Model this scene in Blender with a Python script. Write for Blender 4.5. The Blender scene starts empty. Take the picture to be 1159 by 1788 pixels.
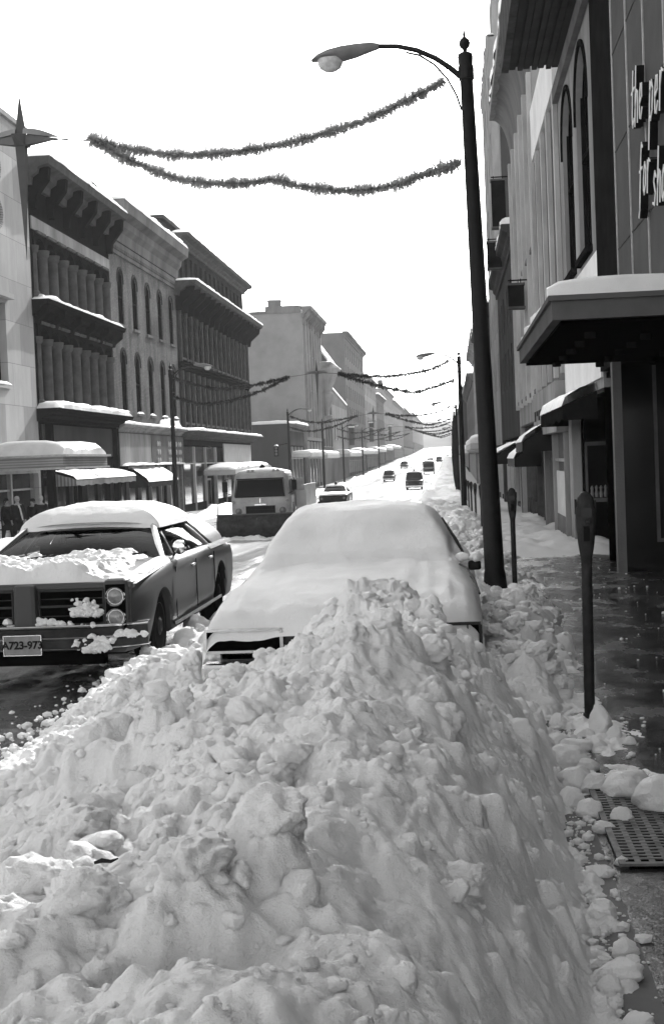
import bpy, bmesh, math, random
import numpy as np
from mathutils import Vector, Matrix
R = math.radians
random.seed(7)
scene = bpy.context.scene
# ------------------------------------------------------------------ camera
cam_d = bpy.data.cameras.new('camera'); cam = bpy.data.objects.new('camera', cam_d)
scene.collection.objects.link(cam); scene.camera = cam
cam_d.sensor_fit = 'HORIZONTAL'; cam_d.sensor_width = 24.0; cam_d.lens = 50.0
cam_d.clip_start = 0.05; cam_d.clip_end = 6000
f_ = Vector((207.5, 99.0, -2414.0)).normalized()
u_ = Vector((-.04, 1, 0)); u_.z = -(u_.x*f_.x+u_.y*f_.y)/f_.z; u_.normalize()
r_ = f_.cross(u_)
M3 = Matrix((r_, f_, u_))
CAM = Vector((0, 0, 1.8))
cam.matrix_world = Matrix.Translation(CAM) @ M3.to_4x4()
# ------------------------------------------------------------------ light
SUN_EL, SUN_AZ = 27.0, 9.5        # azimuth clockwise from +Y (street direction)
world = bpy.data.worlds.new("World"); scene.world = world; world.use_nodes = True
wn = world.node_tree; wn.nodes.clear()
sky = wn.nodes.new('ShaderNodeTexSky'); sky.sky_type = 'NISHITA'; sky.sun_disc = False
sky.sun_elevation = R(SUN_EL); sky.sun_rotation = R(SUN_AZ)
sky.air_density = 1.0; sky.dust_density = 1.2; sky.ozone_density = 1.0
bw = wn.nodes.new('ShaderNodeRGBToBW'); bg = wn.nodes.new('ShaderNodeBackground'); bg.inputs[1].default_value = 0.15
wo = wn.nodes.new('ShaderNodeOutputWorld')
wn.links.new(sky.outputs[0], bw.inputs[0]); wn.links.new(bw.outputs[0], bg.inputs[0]); wn.links.new(bg.outputs[0], wo.inputs[0])
sd = bpy.data.lights.new('sun', 'SUN'); sd.energy = 2.0; sd.angle = R(0.5); sd.color = (1, 1, 1)
sun = bpy.data.objects.new('sun', sd); scene.collection.objects.link(sun)
sv = Vector((math.sin(R(SUN_AZ))*math.cos(R(SUN_EL)), math.cos(R(SUN_AZ))*math.cos(R(SUN_EL)), math.sin(R(SUN_EL))))
sun.rotation_euler = sv.to_track_quat('Z', 'Y').to_euler()
scene.view_settings.view_transform = 'Standard'; scene.view_settings.look = 'None'
scene.view_settings.exposure = 1.85; scene.view_settings.gamma = 1.0
scene.cycles.max_bounces = 6; scene.cycles.volume_bounces = 1; scene.cycles.transparent_max_bounces = 12

# ------------------------------------------------------------------ materials
def nd(t, ty, **kw):
    n = t.nodes.new(ty)
    for k, v in kw.items(): setattr(n, k, v)
    return n
def mat(name, col, rough=.75, var=.25, scale=3.0, bump=.15, bscale=25.0, metal=0.0, streak=0.0, brick=None, spec=0.0, lines=None):
    m = bpy.data.materials.new(name); m.use_nodes = True; t = m.node_tree; L = t.links
    b = t.nodes['Principled BSDF']
    b.inputs['Roughness'].default_value = rough; b.inputs['Metallic'].default_value = metal
    b.inputs['Specular IOR Level'].default_value = spec
    tc = nd(t, 'ShaderNodeTexCoord')
    n1 = nd(t, 'ShaderNodeTexNoise'); n1.inputs['Scale'].default_value = scale; n1.inputs['Detail'].default_value = 6; n1.inputs['Roughness'].default_value = .65
    src = tc.outputs['Object']
    if streak:
        mp = nd(t, 'ShaderNodeMapping'); mp.inputs['Scale'].default_value = (1, 1, streak); L.new(src, mp.inputs[0]); L.new(mp.outputs[0], n1.inputs['Vector'])
    else: L.new(src, n1.inputs['Vector'])
    r = nd(t, 'ShaderNodeMapRange'); r.inputs[1].default_value = .3; r.inputs[2].default_value = .7
    r.inputs[3].default_value = 1-var; r.inputs[4].default_value = 1+var
    L.new(n1.outputs[0], r.inputs[0])
    mul = nd(t, 'ShaderNodeMath', operation='MULTIPLY'); L.new(r.outputs[0], mul.inputs[0]); mul.inputs[1].default_value = col
    out = mul.outputs[0]; hgt = None
    if brick or lines:
        sp = nd(t, 'ShaderNodeSeparateXYZ'); L.new(src, sp.inputs[0])
        ad = nd(t, 'ShaderNodeMath', operation='ADD'); L.new(sp.outputs[0], ad.inputs[0]); L.new(sp.outputs[1], ad.inputs[1])
        cb = nd(t, 'ShaderNodeCombineXYZ'); L.new(ad.outputs[0], cb.inputs[0]); L.new(sp.outputs[2], cb.inputs[1])
    if brick:
        bw_, bh_, mo = brick
        bt = nd(t, 'ShaderNodeTexBrick'); L.new(cb.outputs[0], bt.inputs['Vector'])
        bt.inputs['Scale'].default_value = 1; bt.inputs['Brick Width'].default_value = bw_; bt.inputs['Row Height'].default_value = bh_
        bt.inputs['Mortar Size'].default_value = mo; bt.inputs['Bias'].default_value = 0
        bt.inputs['Color1'].default_value = (.82,)*3+(1,); bt.inputs['Color2'].default_value = (1.15,)*3+(1,); bt.inputs['Mortar'].default_value = (.62,)*3+(1,)
        m2 = nd(t, 'ShaderNodeMath', operation='MULTIPLY'); L.new(bt.outputs[0], m2.inputs[0]); L.new(out, m2.inputs[1]); out = m2.outputs[0]
    if lines:
        w = nd(t, 'ShaderNodeTexWave'); w.wave_type = 'BANDS'; w.bands_direction = lines[1]; w.inputs['Scale'].default_value = lines[0]; w.inputs['Distortion'].default_value = .3
        L.new(cb.outputs[0], w.inputs['Vector']); rr = nd(t, 'ShaderNodeMapRange'); rr.inputs[3].default_value = 1-lines[2]; rr.inputs[4].default_value = 1+lines[2]*.5
        L.new(w.outputs[1], rr.inputs[0]); m3 = nd(t, 'ShaderNodeMath', operation='MULTIPLY'); L.new(rr.outputs[0], m3.inputs[0]); L.new(out, m3.inputs[1]); out = m3.outputs[0]
    cc = nd(t, 'ShaderNodeCombineColor'); [L.new(out, cc.inputs[i]) for i in range(3)]
    L.new(cc.outputs[0], b.inputs['Base Color'])
    if bump:
        n2 = nd(t, 'ShaderNodeTexNoise'); n2.inputs['Scale'].default_value = bscale; n2.inputs['Detail'].default_value = 4
        L.new(src, n2.inputs['Vector']); bp = nd(t, 'ShaderNodeBump'); bp.inputs['Strength'].default_value = bump; bp.inputs['Distance'].default_value = .02
        L.new(n2.outputs[0], bp.inputs['Height']); L.new(bp.outputs[0], b.inputs['Normal'])
    return m
def glass_mat(name, tint=.6):
    m = bpy.data.materials.new(name); m.use_nodes = True; t = m.node_tree; L = t.links; t.nodes.clear()
    o = nd(t, 'ShaderNodeOutputMaterial'); mx = nd(t, 'ShaderNodeMixShader'); tr = nd(t, 'ShaderNodeBsdfTransparent'); gl = nd(t, 'ShaderNodeBsdfGlossy')
    tr.inputs[0].default_value = (tint,)*3+(1,); gl.inputs[1].default_value = .03
    fr = nd(t, 'ShaderNodeFresnel'); fr.inputs[0].default_value = 1.14
    L.new(fr.outputs[0], mx.inputs[0]); L.new(tr.outputs[0], mx.inputs[1]); L.new(gl.outputs[0], mx.inputs[2]); L.new(mx.outputs[0], o.inputs[0])
    return m
def snow_mat(name, col=.86, fine=1.0):
    m = bpy.data.materials.new(name); m.use_nodes = True; t = m.node_tree; L = t.links
    b = t.nodes['Principled BSDF']; b.inputs['Roughness'].default_value = .55; b.inputs['Specular IOR Level'].default_value = .25
    b.inputs['Subsurface Weight'].default_value = (.35 if fine > .9 else 0); b.inputs['Subsurface Radius'].default_value = (1, 1, 1); b.inputs['Subsurface Scale'].default_value = .008
    tc = nd(t, 'ShaderNodeTexCoord')
    n1 = nd(t, 'ShaderNodeTexNoise'); n1.inputs['Scale'].default_value = 2.3; n1.inputs['Detail'].default_value = 8; L.new(tc.outputs['Object'], n1.inputs[0])
    r = nd(t, 'ShaderNodeMapRange'); r.inputs[1].default_value = .35; r.inputs[2].default_value = .6; r.inputs[3].default_value = col*.88; r.inputs[4].default_value = col
    L.new(n1.outputs[0], r.inputs[0]); cc = nd(t, 'ShaderNodeCombineColor'); [L.new(r.outputs[0], cc.inputs[i]) for i in range(3)]; L.new(cc.outputs[0], b.inputs['Base Color'])
    last = None
    for sc, st, di in ((26, .6*fine, .03), (70, .8*fine, .018), (190, .9*fine, .008)):
        n2 = nd(t, 'ShaderNodeTexNoise'); n2.inputs['Scale'].default_value = sc; n2.inputs['Detail'].default_value = 5; n2.inputs['Roughness'].default_value = .7
        L.new(tc.outputs['Object'], n2.inputs[0]); bp = nd(t, 'ShaderNodeBump'); bp.inputs['Strength'].default_value = st; bp.inputs['Distance'].default_value = di
        L.new(n2.outputs[0], bp.inputs['Height'])
        if last: L.new(last.outputs[0], bp.inputs['Normal'])
        last = bp
    L.new(last.outputs[0], b.inputs['Normal'])
    return m
def ground_mat(name, dark, light, kind):
    """wet pavement / road partly covered by packed snow"""
    m = bpy.data.materials.new(name); m.use_nodes = True; t = m.node_tree; L = t.links
    b = t.nodes['Principled BSDF']; tc = nd(t, 'ShaderNodeTexCoord'); O = tc.outputs['Object']
    sp = nd(t, 'ShaderNodeSeparateXYZ'); L.new(O, sp.inputs[0])
    def noise(scale, sx, sy, det=6):
        mp = nd(t, 'ShaderNodeMapping'); mp.inputs['Scale'].default_value = (sx, sy, 1); L.new(O, mp.inputs[0])
        n = nd(t, 'ShaderNodeTexNoise'); n.inputs['Scale'].default_value = scale; n.inputs['Detail'].default_value = det; n.inputs['Roughness'].default_value = .65; L.new(mp.outputs[0], n.inputs[0]); return n.outputs[0]
    def mr(x, a, b_, c, d):
        r = nd(t, 'ShaderNodeMapRange'); L.new(x, r.inputs[0])
        for i, v in enumerate((a, b_, c, d)): r.inputs[i+1].default_value = v
        return r.outputs[0]
    def mth(op, a, b_):
        n = nd(t, 'ShaderNodeMath', operation=op)
        for i, v in enumerate((a, b_)):
            if isinstance(v, (int, float)): n.inputs[i].default_value = v
            else: L.new(v, n.inputs[i])
        return n.outputs[0]
    if kind == 'walk':
        cover = mr(sp.outputs[1], 28.5, 31.0, 0, 1.0)                      # shovelled clean in front of the store
        n = noise(1.1, 1.4, .6); n2 = noise(5, 1.2, .6)
        v = mth('ADD', mth('MULTIPLY', n, .75), mth('MULTIPLY', n2, .45))
        v = mth('ADD', v, mth('MULTIPLY', cover, .6))
        snow = mr(v, .74, .80, 0, 1)
        slush = mr(v, .58, .74, 0, .035)
    else:
        near = mth('MULTIPLY', mr(sp.outputs[1], 19, 30, 1, 0), mr(sp.outputs[0], -2.6, -3.1, 0, 1))
        tracks = noise(1.0, 1.1, .03); n2 = noise(2.5, 1.0, .3)
        v = mth('ADD', mth('MULTIPLY', tracks, .8), mth('MULTIPLY', n2, .35))
        v = mth('SUBTRACT', v, mth('MULTIPLY', near, .30))
        snow = mr(v, .50, .64, 0.0, 1)
        slush = mr(v, .25, .5, 0, .12)
    g = noise(14, 1, 1); grain = noise(90, 1, 1, 3)
    dk = mth('ADD', mth('MULTIPLY', mr(g, .3, .7, .75, 1.3), dark), slush)
    if kind == 'walk':
        bt = nd(t, 'ShaderNodeTexBrick'); L.new(O, bt.inputs['Vector']); bt.offset = 0; bt.inputs['Scale'].default_value = 1; bt.inputs['Brick Width'].default_value = 1.5; bt.inputs['Row Height'].default_value = 1.5; bt.inputs['Mortar Size'].default_value = .012
        for k_, c_ in (('Color1', .85), ('Color2', 1.25), ('Mortar', .25)): bt.inputs[k_].default_value = (c_, c_, c_, 1)
        dk = mth('MULTIPLY', dk, bt.outputs[0])
        speck = mth('MULTIPLY', mr(noise(34, 1, .8, 4), .56, .68, 0, .26), mr(sp.outputs[1], 6.2, 5.2, 0, 1)); dk = mth('ADD', dk, speck)
    mix = nd(t, 'ShaderNodeMix'); mix.data_type = 'FLOAT'; L.new(snow, mix.inputs[0]); L.new(dk, mix.inputs[2]); mix.inputs[3].default_value = light
    cc = nd(t, 'ShaderNodeCombineColor'); [L.new(mix.outputs[0], cc.inputs[i]) for i in range(3)]; L.new(cc.outputs[0], b.inputs['Base Color'])
    wet = mr(noise(1.6, 1.4, .6), .4, .6, .10, .32)
    rm = nd(t, 'ShaderNodeMix'); rm.data_type = 'FLOAT'; L.new(snow, rm.inputs[0]); L.new(wet, rm.inputs[2]); rm.inputs[3].default_value = .8
    L.new(rm.outputs[0], b.inputs['Roughness']); L.new(mr(snow, 0, 1, .28 if kind == 'walk' else .2, 0), b.inputs['Specular IOR Level'])
    hh = mth('ADD', mth('MULTIPLY', snow, .8), mth('ADD', mth('MULTIPLY', g, .25), mth('MULTIPLY', grain, .12)))
    bp = nd(t, 'ShaderNodeBump'); bp.inputs['Strength'].default_value = .5; bp.inputs['Distance'].default_value = .03; L.new(hh, bp.inputs['Height']); L.new(bp.outputs[0], b.inputs['Normal'])
    return m

def translucent(m):
    t = m.node_tree; L = t.links; b = t.nodes['Principled BSDF']; tr = nd(t, 'ShaderNodeBsdfTranslucent'); tr.inputs[0].default_value = (.65, .65, .65, 1); mx = nd(t, 'ShaderNodeMixShader'); mx.inputs[0].default_value = .6
    o = [n for n in t.nodes if n.type == 'OUTPUT_MATERIAL'][0]; L.new(b.outputs[0], mx.inputs[1]); L.new(tr.outputs[0], mx.inputs[2]); L.new(mx.outputs[0], o.inputs[0])
MT = dict(
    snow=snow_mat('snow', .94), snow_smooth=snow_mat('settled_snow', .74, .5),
    walk=ground_mat('wet_pavement', .022, .62, 'walk'), road=ground_mat('snowy_road', .07, .40, 'road'),
    white_stone=mat('pale_stone', .36, .8, .16, .8, .2, streak=.35, brick=(2.4, 1.7, .012)),
    brick=mat('painted_brick', .16, .85, .42, .9, .3, streak=.35, brick=(.22, .075, .012)),
    brick_dark=mat('dark_brick', .035, .85, .3, 1.0, .3, brick=(.22, .075, .012)),
    iron=mat('dark_painted_iron', .011, .7, .35, 2.5, .2), iron_mid=mat('grey_painted_iron', .085, .7, .3, 2, .2),
    far_mid_haze=mat('far_grey_render_hazed', .22, .9, .2, .3, .2), far_dk_haze=mat('far_dark_render_hazed', .12, .9, .2, .3, .2),  # lighter versions of the renders, distance haze put into the colour
    stucco=mat('grey_render', .15, .9, .4, .5, .3, streak=.3), stucco_dk=mat('dark_render', .06, .9, .25, .4, .3, streak=.3),
    stucco_lt=mat('pale_render', .26, .85, .35, .7, .3, streak=.3), cream=mat('pale_paint', .5, .7, .12, 1.5, .1),
    blind=mat('window_blind', .3, .8, .2, 1.0, 0), pane=mat('dark_glass', .006, .08, .3, .4, .0, spec=.1),
    pane_mid=mat('grey_glass', .03, .1, .5, .5, .0, spec=.2),
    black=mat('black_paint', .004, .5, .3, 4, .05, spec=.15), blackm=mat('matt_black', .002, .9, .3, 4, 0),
    post=mat('post_paint', .008, .55, .4, 5, .25, spec=.2), galv=mat('aluminium', .35, .45, .2, 6, .1, metal=.6),
    chrome=mat('chrome', .55, .16, .15, 6, .02, metal=1.0), rubber=mat('rubber', .015, .8, .3, 8, .2),
    paint=mat('car_paint', .045, .38, .12, 3, .02, spec=.22), paint_dk=mat('dark_car_paint', .02, .35, .3, 2, .02, spec=.25),
    paint_lt=mat('pale_car_paint', .3, .4, .35, 2, .03, spec=.5), salt_refl=mat('salted_dark_reflection', .03, .5, .5, 5, .05, spec=.1),
    lens=mat('lamp_lens', .12, .10, .3, 30, .2, spec=.8), glass=glass_mat('clear_glass', .55), bowl=mat('frosted_bowl', .6, .2, .25, 12, .1),
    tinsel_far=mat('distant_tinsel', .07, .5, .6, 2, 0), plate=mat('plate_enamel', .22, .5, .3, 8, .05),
    tinsel=mat('tinsel', .45, .5, .5, 10, 0), lamp_metal=mat('lamp_metal', .22, .5, .15, 4, .05), soffit=mat('soffit_boards', .06, .8, .2, .8, .1),
    mesh=mat('perforated_metal', .10, .6, .15, .8, .15, lines=(9.0, 'DIAGONAL', .22)), pier=mat('dark_granite', .014, .6, .25, 2, .1),
    fascia=mat('fascia_metal', .10, .5, .15, 1.5, .05), ribbed=mat('ribbed_metal', .28, .5, .15, 1, .05, lines=(3.2, 'Y', .35)),
    awn=mat('awning_canvas', .25, .9, .2, 2, .1, lines=(2.0, 'X', .5)), meter=mat('meter_casting', .03, .45, .3, 12, .2, metal=.3),
    coat=mat('dark_wool', .015, .95, .3, 10, .3), scarf=mat('pale_wool', .5, .95, .2, 10, .2), skin=mat('skin', .3, .6, .1, 10, .05), hair=mat('grey_hair', .35, .8, .3, 60, .3), hair_dk=mat('dark_hair', .02, .8, .3, 60, .3),
    trim_highlight=mat('pale_highlight_trim', .42, .8, .3, 1.2, .2, streak=.3), panel_cream_sunlit=mat('cream_sunlit_panel', .75, .7, .15, .6, .1),  # trim colour carries edge highlights; panel colour is cream plus sunlit brightness
    letter=mat('letter_face', .85, .5, .08, 6, 0), hill=mat('distant_hill', .25, .95, .3, .01, 0), steel=mat('worn_steel', .04, .55, .5, 5, .2, metal=.3),
    grate=mat('cast_grate', .13, .5, .4, 12, .3, metal=.3), twig=mat('bark', .03, .9, .3, 20, .2), cloth=mat('flag_cloth', .035, .9, .3, 2, .2),
)
translucent(MT['tinsel'])
# ------------------------------------------------------------------ helpers
COL = scene.collection
class MB:
    def __init__(s): s.v = []; s.f = []
    def add(s, vs, fs):
        n = len(s.v); s.v += [tuple(v) for v in vs]; s.f += [tuple(i+n for i in f) for f in fs]; return s
    def box(s, x0, x1, y0, y1, z0, z1, T=None):
        vs = [(x, y, z) for x in (x0, x1) for y in (y0, y1) for z in (z0, z1)]
        if T: vs = [T(*v) for v in vs]
        return s.add(vs, [(0, 1, 3, 2), (4, 6, 7, 5), (0, 4, 5, 1), (2, 3, 7, 6), (0, 2, 6, 4), (1, 5, 7, 3)])
    def poly(s, pts): return s.add(pts, [tuple(range(len(pts)))])
    def prism(s, pts, off):
        n = len(pts); o = Vector(off); top = [tuple(Vector(p)+o) for p in pts]
        return s.add(list(pts)+top, [tuple(range(n)), tuple(range(2*n-1, n-1, -1))]+[(i, (i+1) % n, n+(i+1) % n, n+i) for i in range(n)])
    def tube(s, pts, rad, n=8, cap=True):
        pts = [Vector(p) for p in pts]; rr = rad if isinstance(rad, (list, tuple)) else [rad]*len(pts); vs = []; fs = []
        up = Vector((.123, .31, .94))
        for i, p in enumerate(pts):
            d = (pts[min(i+1, len(pts)-1)]-pts[max(i-1, 0)]).normalized()
            a = d.cross(up).normalized(); b = d.cross(a)
            for k in range(n):
                t = 2*math.pi*k/n; vs.append(p+(a*math.cos(t)+b*math.sin(t))*rr[i])
        for i in range(len(pts)-1):
            for k in range(n): fs.append((i*n+k, i*n+(k+1) % n, (i+1)*n+(k+1) % n, (i+1)*n+k))
        if cap: fs += [tuple(range(n)), tuple(range((len(pts)-1)*n, len(pts)*n))]
        return s.add(vs, fs)
    def lathe(s, prof, c=(0, 0, 0), n=16, axis='z', sx=1, sy=1):
        vs = []; fs = []; m = len(prof)
        for r, h in prof:
            for k in range(n):
                t = 2*math.pi*k/n; a, b = r*math.cos(t)*sx, r*math.sin(t)*sy
                v = (a, b, h) if axis == 'z' else ((a, h, b) if axis == 'y' else (h, a, b))
                vs.append((v[0]+c[0], v[1]+c[1], v[2]+c[2]))
        for i in range(m-1):
            for k in range(n): fs.append((i*n+k, i*n+(k+1) % n, (i+1)*n+(k+1) % n, (i+1)*n+k))
        fs += [tuple(range(n)), tuple(range((m-1)*n, m*n))]
        return s.add(vs, fs)
    def grid(s, rows):
        n = len(rows[0]); vs = [v for r in rows for v in r]
        return s.add(vs, [(i*n+j, i*n+j+1, (i+1)*n+j+1, (i+1)*n+j) for i in range(len(rows)-1) for j in range(n-1)])
    def build(s, name, m, parent=None, org=None, smooth=False, bevel=0, fix=True):
        me = bpy.data.meshes.new(name)
        if org is None: org = parent.location if parent is not None else (0, 0, 0)
        if parent is not None and parent.parent is not None: org = parent['_w']
        o_ = Vector(org)
        me.from_pydata([tuple(Vector(v)-o_) for v in s.v], [], s.f); me.update()
        if fix:
            b = bmesh.new(); b.from_mesh(me); bmesh.ops.recalc_face_normals(b, faces=b.faces); b.to_mesh(me); b.free()
        if smooth:
            me.polygons.foreach_set('use_smooth', [True]*len(me.polygons))
            try: me.set_sharp_from_angle(angle=R(40))
            except Exception: pass
        me.materials.append(MT[m] if isinstance(m, str) else m)
        o = bpy.data.objects.new(name, me); COL.objects.link(o)
        if parent is not None: o.parent = parent
        else: o.location = o_
        if bevel:
            md = o.modifiers.new('bevel', 'BEVEL'); md.width = bevel; md.segments = 2; md.limit_method = 'ANGLE'
        return o
WORLD_ORG = {}
def thing(name, label, cat, loc, group=None, rz=0):
    o = bpy.data.objects.new(name, None); COL.objects.link(o); o.location = loc; o.rotation_euler[2] = rz; o.empty_display_size = .2
    return tag(o, label, cat, group)
def tag(o, label, cat, group=None, kind=None):
    if label: o['label'] = label
    if cat: o['category'] = cat
    if group: o['group'] = group
    if kind: o['kind'] = kind
    return o
def struct(o): o['kind'] = 'structure'; return o
def part(mb, name, m, parent, **kw):
    """child mesh, vertices given in the parent's thing's local frame when the thing is rotated, else world"""
    me_par = parent
    root = parent
    while root.parent is not None: root = root.parent
    o = mb.build(name, m, None, org=root['_o'] if '_o' in root.keys() else root.location, **kw)
    o.parent = me_par; o.location = (0, 0, 0)
    return o
def copy_tree(o, parent=None):
    c = o.copy(); COL.objects.link(c)
    if parent is not None: c.parent = parent
    for ch in list(o.children): copy_tree(ch, c)
    return c
def local(root): root['_o'] = (0.0, 0.0, 0.0); return root          # parts of this thing are written in local coordinates

ZP = [(-60, 0), (0, 0), (10, -.03), (20, -.25), (48, -.75), (73, -1.1), (92, -1.3), (126, -1.65), (180, -1.75), (240, -1.2), (300, -.6), (400, .7), (600, 2.6), (900, 7), (1500, 14)]
def zg(y): return float(np.interp(y, [p[0] for p in ZP], [p[1] for p in ZP]))
def zga(y): return np.interp(y, [p[0] for p in ZP], [p[1] for p in ZP])
# numpy value noise
_rng = np.random.RandomState(3); _T = _rng.rand(512, 512)
def vn(x, y, seed=0):
    x = x+seed*17.3; y = y+seed*9.7; xi = np.floor(x).astype(int); yi = np.floor(y).astype(int); fx = x-xi; fy = y-yi
    fx = fx*fx*(3-2*fx); fy = fy*fy*(3-2*fy)
    a = _T[xi % 512, yi % 512]; b = _T[(xi+1) % 512, yi % 512]; c = _T[xi % 512, (yi+1) % 512]; d = _T[(xi+1) % 512, (yi+1) % 512]
    return (a*(1-fx)+b*fx)*(1-fy)+(c*(1-fx)+d*fx)*fy
def fbm(x, y, o=4, seed=0, g=.5):
    s = 0; a = 1; t = 0
    for i in range(o): s = s+a*(vn(x*2**i, y*2**i, seed+i)-.5); t += a; a *= g
    return s/t
def nmesh(name, X, Y, Z, m, loc=(0, 0, 0), smooth=True):
    """grid arrays -> mesh object"""
    h, w = X.shape; V = np.stack([X-loc[0], Y-loc[1], Z-loc[2]], -1).reshape(-1, 3)
    i = np.arange(h*w).reshape(h, w); F = np.stack([i[:-1, :-1], i[:-1, 1:], i[1:, 1:], i[1:, :-1]], -1).reshape(-1, 4)
    me = bpy.data.meshes.new(name); me.vertices.add(len(V)); me.vertices.foreach_set('co', V.ravel())
    me.loops.add(F.size); me.loops.foreach_set('vertex_index', F.ravel()); me.polygons.add(len(F))
    me.polygons.foreach_set('loop_start', np.arange(0, F.size, 4)); me.polygons.foreach_set('loop_total', np.full(len(F), 4))
    if smooth: me.polygons.foreach_set('use_smooth', np.ones(len(F), bool))
    me.update(calc_edges=True); me.validate()
    me.materials.append(MT[m] if isinstance(m, str) else m)
    o = bpy.data.objects.new(name, me); COL.objects.link(o); o.location = loc; return o
def snow_slab(mb, T, u0, u1, n0, n1, z, th, seed=0, step=.25, sag=.0):
    """soft snow lying on a ledge; T maps (u, n, z) to world"""
    nu = max(3, min(160, int((u1-u0)/step)+2)); prof = [(0, 0), (.0, .55), (.08, .85), (.25, 1), (.5, 1.04), (.75, 1), (.92, .85), (1.0, .55), (1.0, -sag)]
    rows = []
    rs = random.Random(seed)
    ph = rs.random()*50
    for i in range(nu):
        u = u0+(u1-u0)*i/(nu-1); e = 0 if i in (0, nu-1) else (.7 if i in (1, nu-2) else 1)
        k = th*(.5+.65*float(vn(np.array(u*.9+ph), np.array(seed*.37)))+.3*float(vn(np.array(u*3.1+ph), np.array(seed*.77)))) * e
        dn = .14*(float(vn(np.array(u*1.7+ph), np.array(3.1)))-.5)*min(1, (n1-n0)*3)
        rows.append([T(u, n0+(n1-n0)*a+(dn if a > .5 else 0), z+(k*b if b > 0 else b*th)) for a, b in prof])
    return mb.grid(rows)
# ------------------------------------------------------------------ ground
def strip(name, x0, x1, y0, y1, dz, m, nx=2, step=4.0, amp=None, step_fn=None):
    ys = []; y = y0
    while y < y1: ys.append(y); y += step if step_fn is None else step_fn(y)
    ys.append(y1); ys = np.array(ys); xs = np.linspace(x0, x1, nx); X, Y = np.meshgrid(xs, ys)
    Z = zga(Y)+dz
    if amp: Z = Z+amp(X, Y)
    return nmesh(name, X, Y, Z, m)
sh = lambda y: .05 if y < 14 else (.12 if y < 40 else (1 if y < 120 else 6))
struct(strip('ground', -400, 400, -60, 1500, -.5, 'road', 2, 20))
RD = -.07
def ruts(X, Y):
    w = np.clip((Y-6)/4, 0, 1)*np.clip((80-Y)/40, 0, 1)
    r = .09*fbm(X*2.2+.25*fbm(X*.3, Y*.12, 3, 9)*6, Y*.06, 4, 3)+.05*fbm(X*5, Y*1.2, 4, 5)+.02*fbm(X*14, Y*9, 3, 8)
    return r*w*np.clip((-.5-X)/1, .2, 1)
struct(strip('road', -14.95, .46, -6, 1100, RD, 'road', 260, amp=ruts, step_fn=lambda y: .09 if 5 < y < 22 else (.3 if y < 60 else (1.5 if y < 130 else 8))))
def walkamp(X, Y):
    return .006*fbm(X*1.5, Y*1.5, 3, 2)+.003*fbm(X*7, Y*7, 3, 4)+np.clip((Y-29.5)/1.5, 0, 1)*(.09+.45*np.abs(fbm(X*1.3, Y*.7, 4, 6))+.12*fbm(X*3, Y*2, 3, 7))*np.clip((140-Y)/40, 0, 1)
struct(strip('sidewalk', .62, 9.0, -4, 900, 0.0, 'walk', 90, amp=walkamp, step_fn=lambda y: .07 if y < 20 else (.3 if y < 60 else 6)))
struct(strip('kerb', .46, .62, -4, 900, 0.004, MT['stucco'], 3, step_fn=lambda y: 1 if y < 40 else 10))
ls = strip('sidewalk', -17.6, -14.95, 10, 900, 0.03, 'road', 20, amp=lambda X, Y: .06*fbm(X*1.2, Y*.5, 3, 6), step_fn=lambda y: 1 if y < 120 else 8); struct(ls)
# hills closing the street
xs = np.linspace(-420, 420, 60); ys = np.linspace(1000, 1500, 30); X, Y = np.meshgrid(xs, ys)
Zh = zga(Y)-1+np.sin(np.clip((Y-1000)/300, 0, 1)*1.57)*(24+14*fbm(X*.012, Y*.012, 4, 12))
struct(nmesh('hill', X, Y, Zh, 'hill'))

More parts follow.
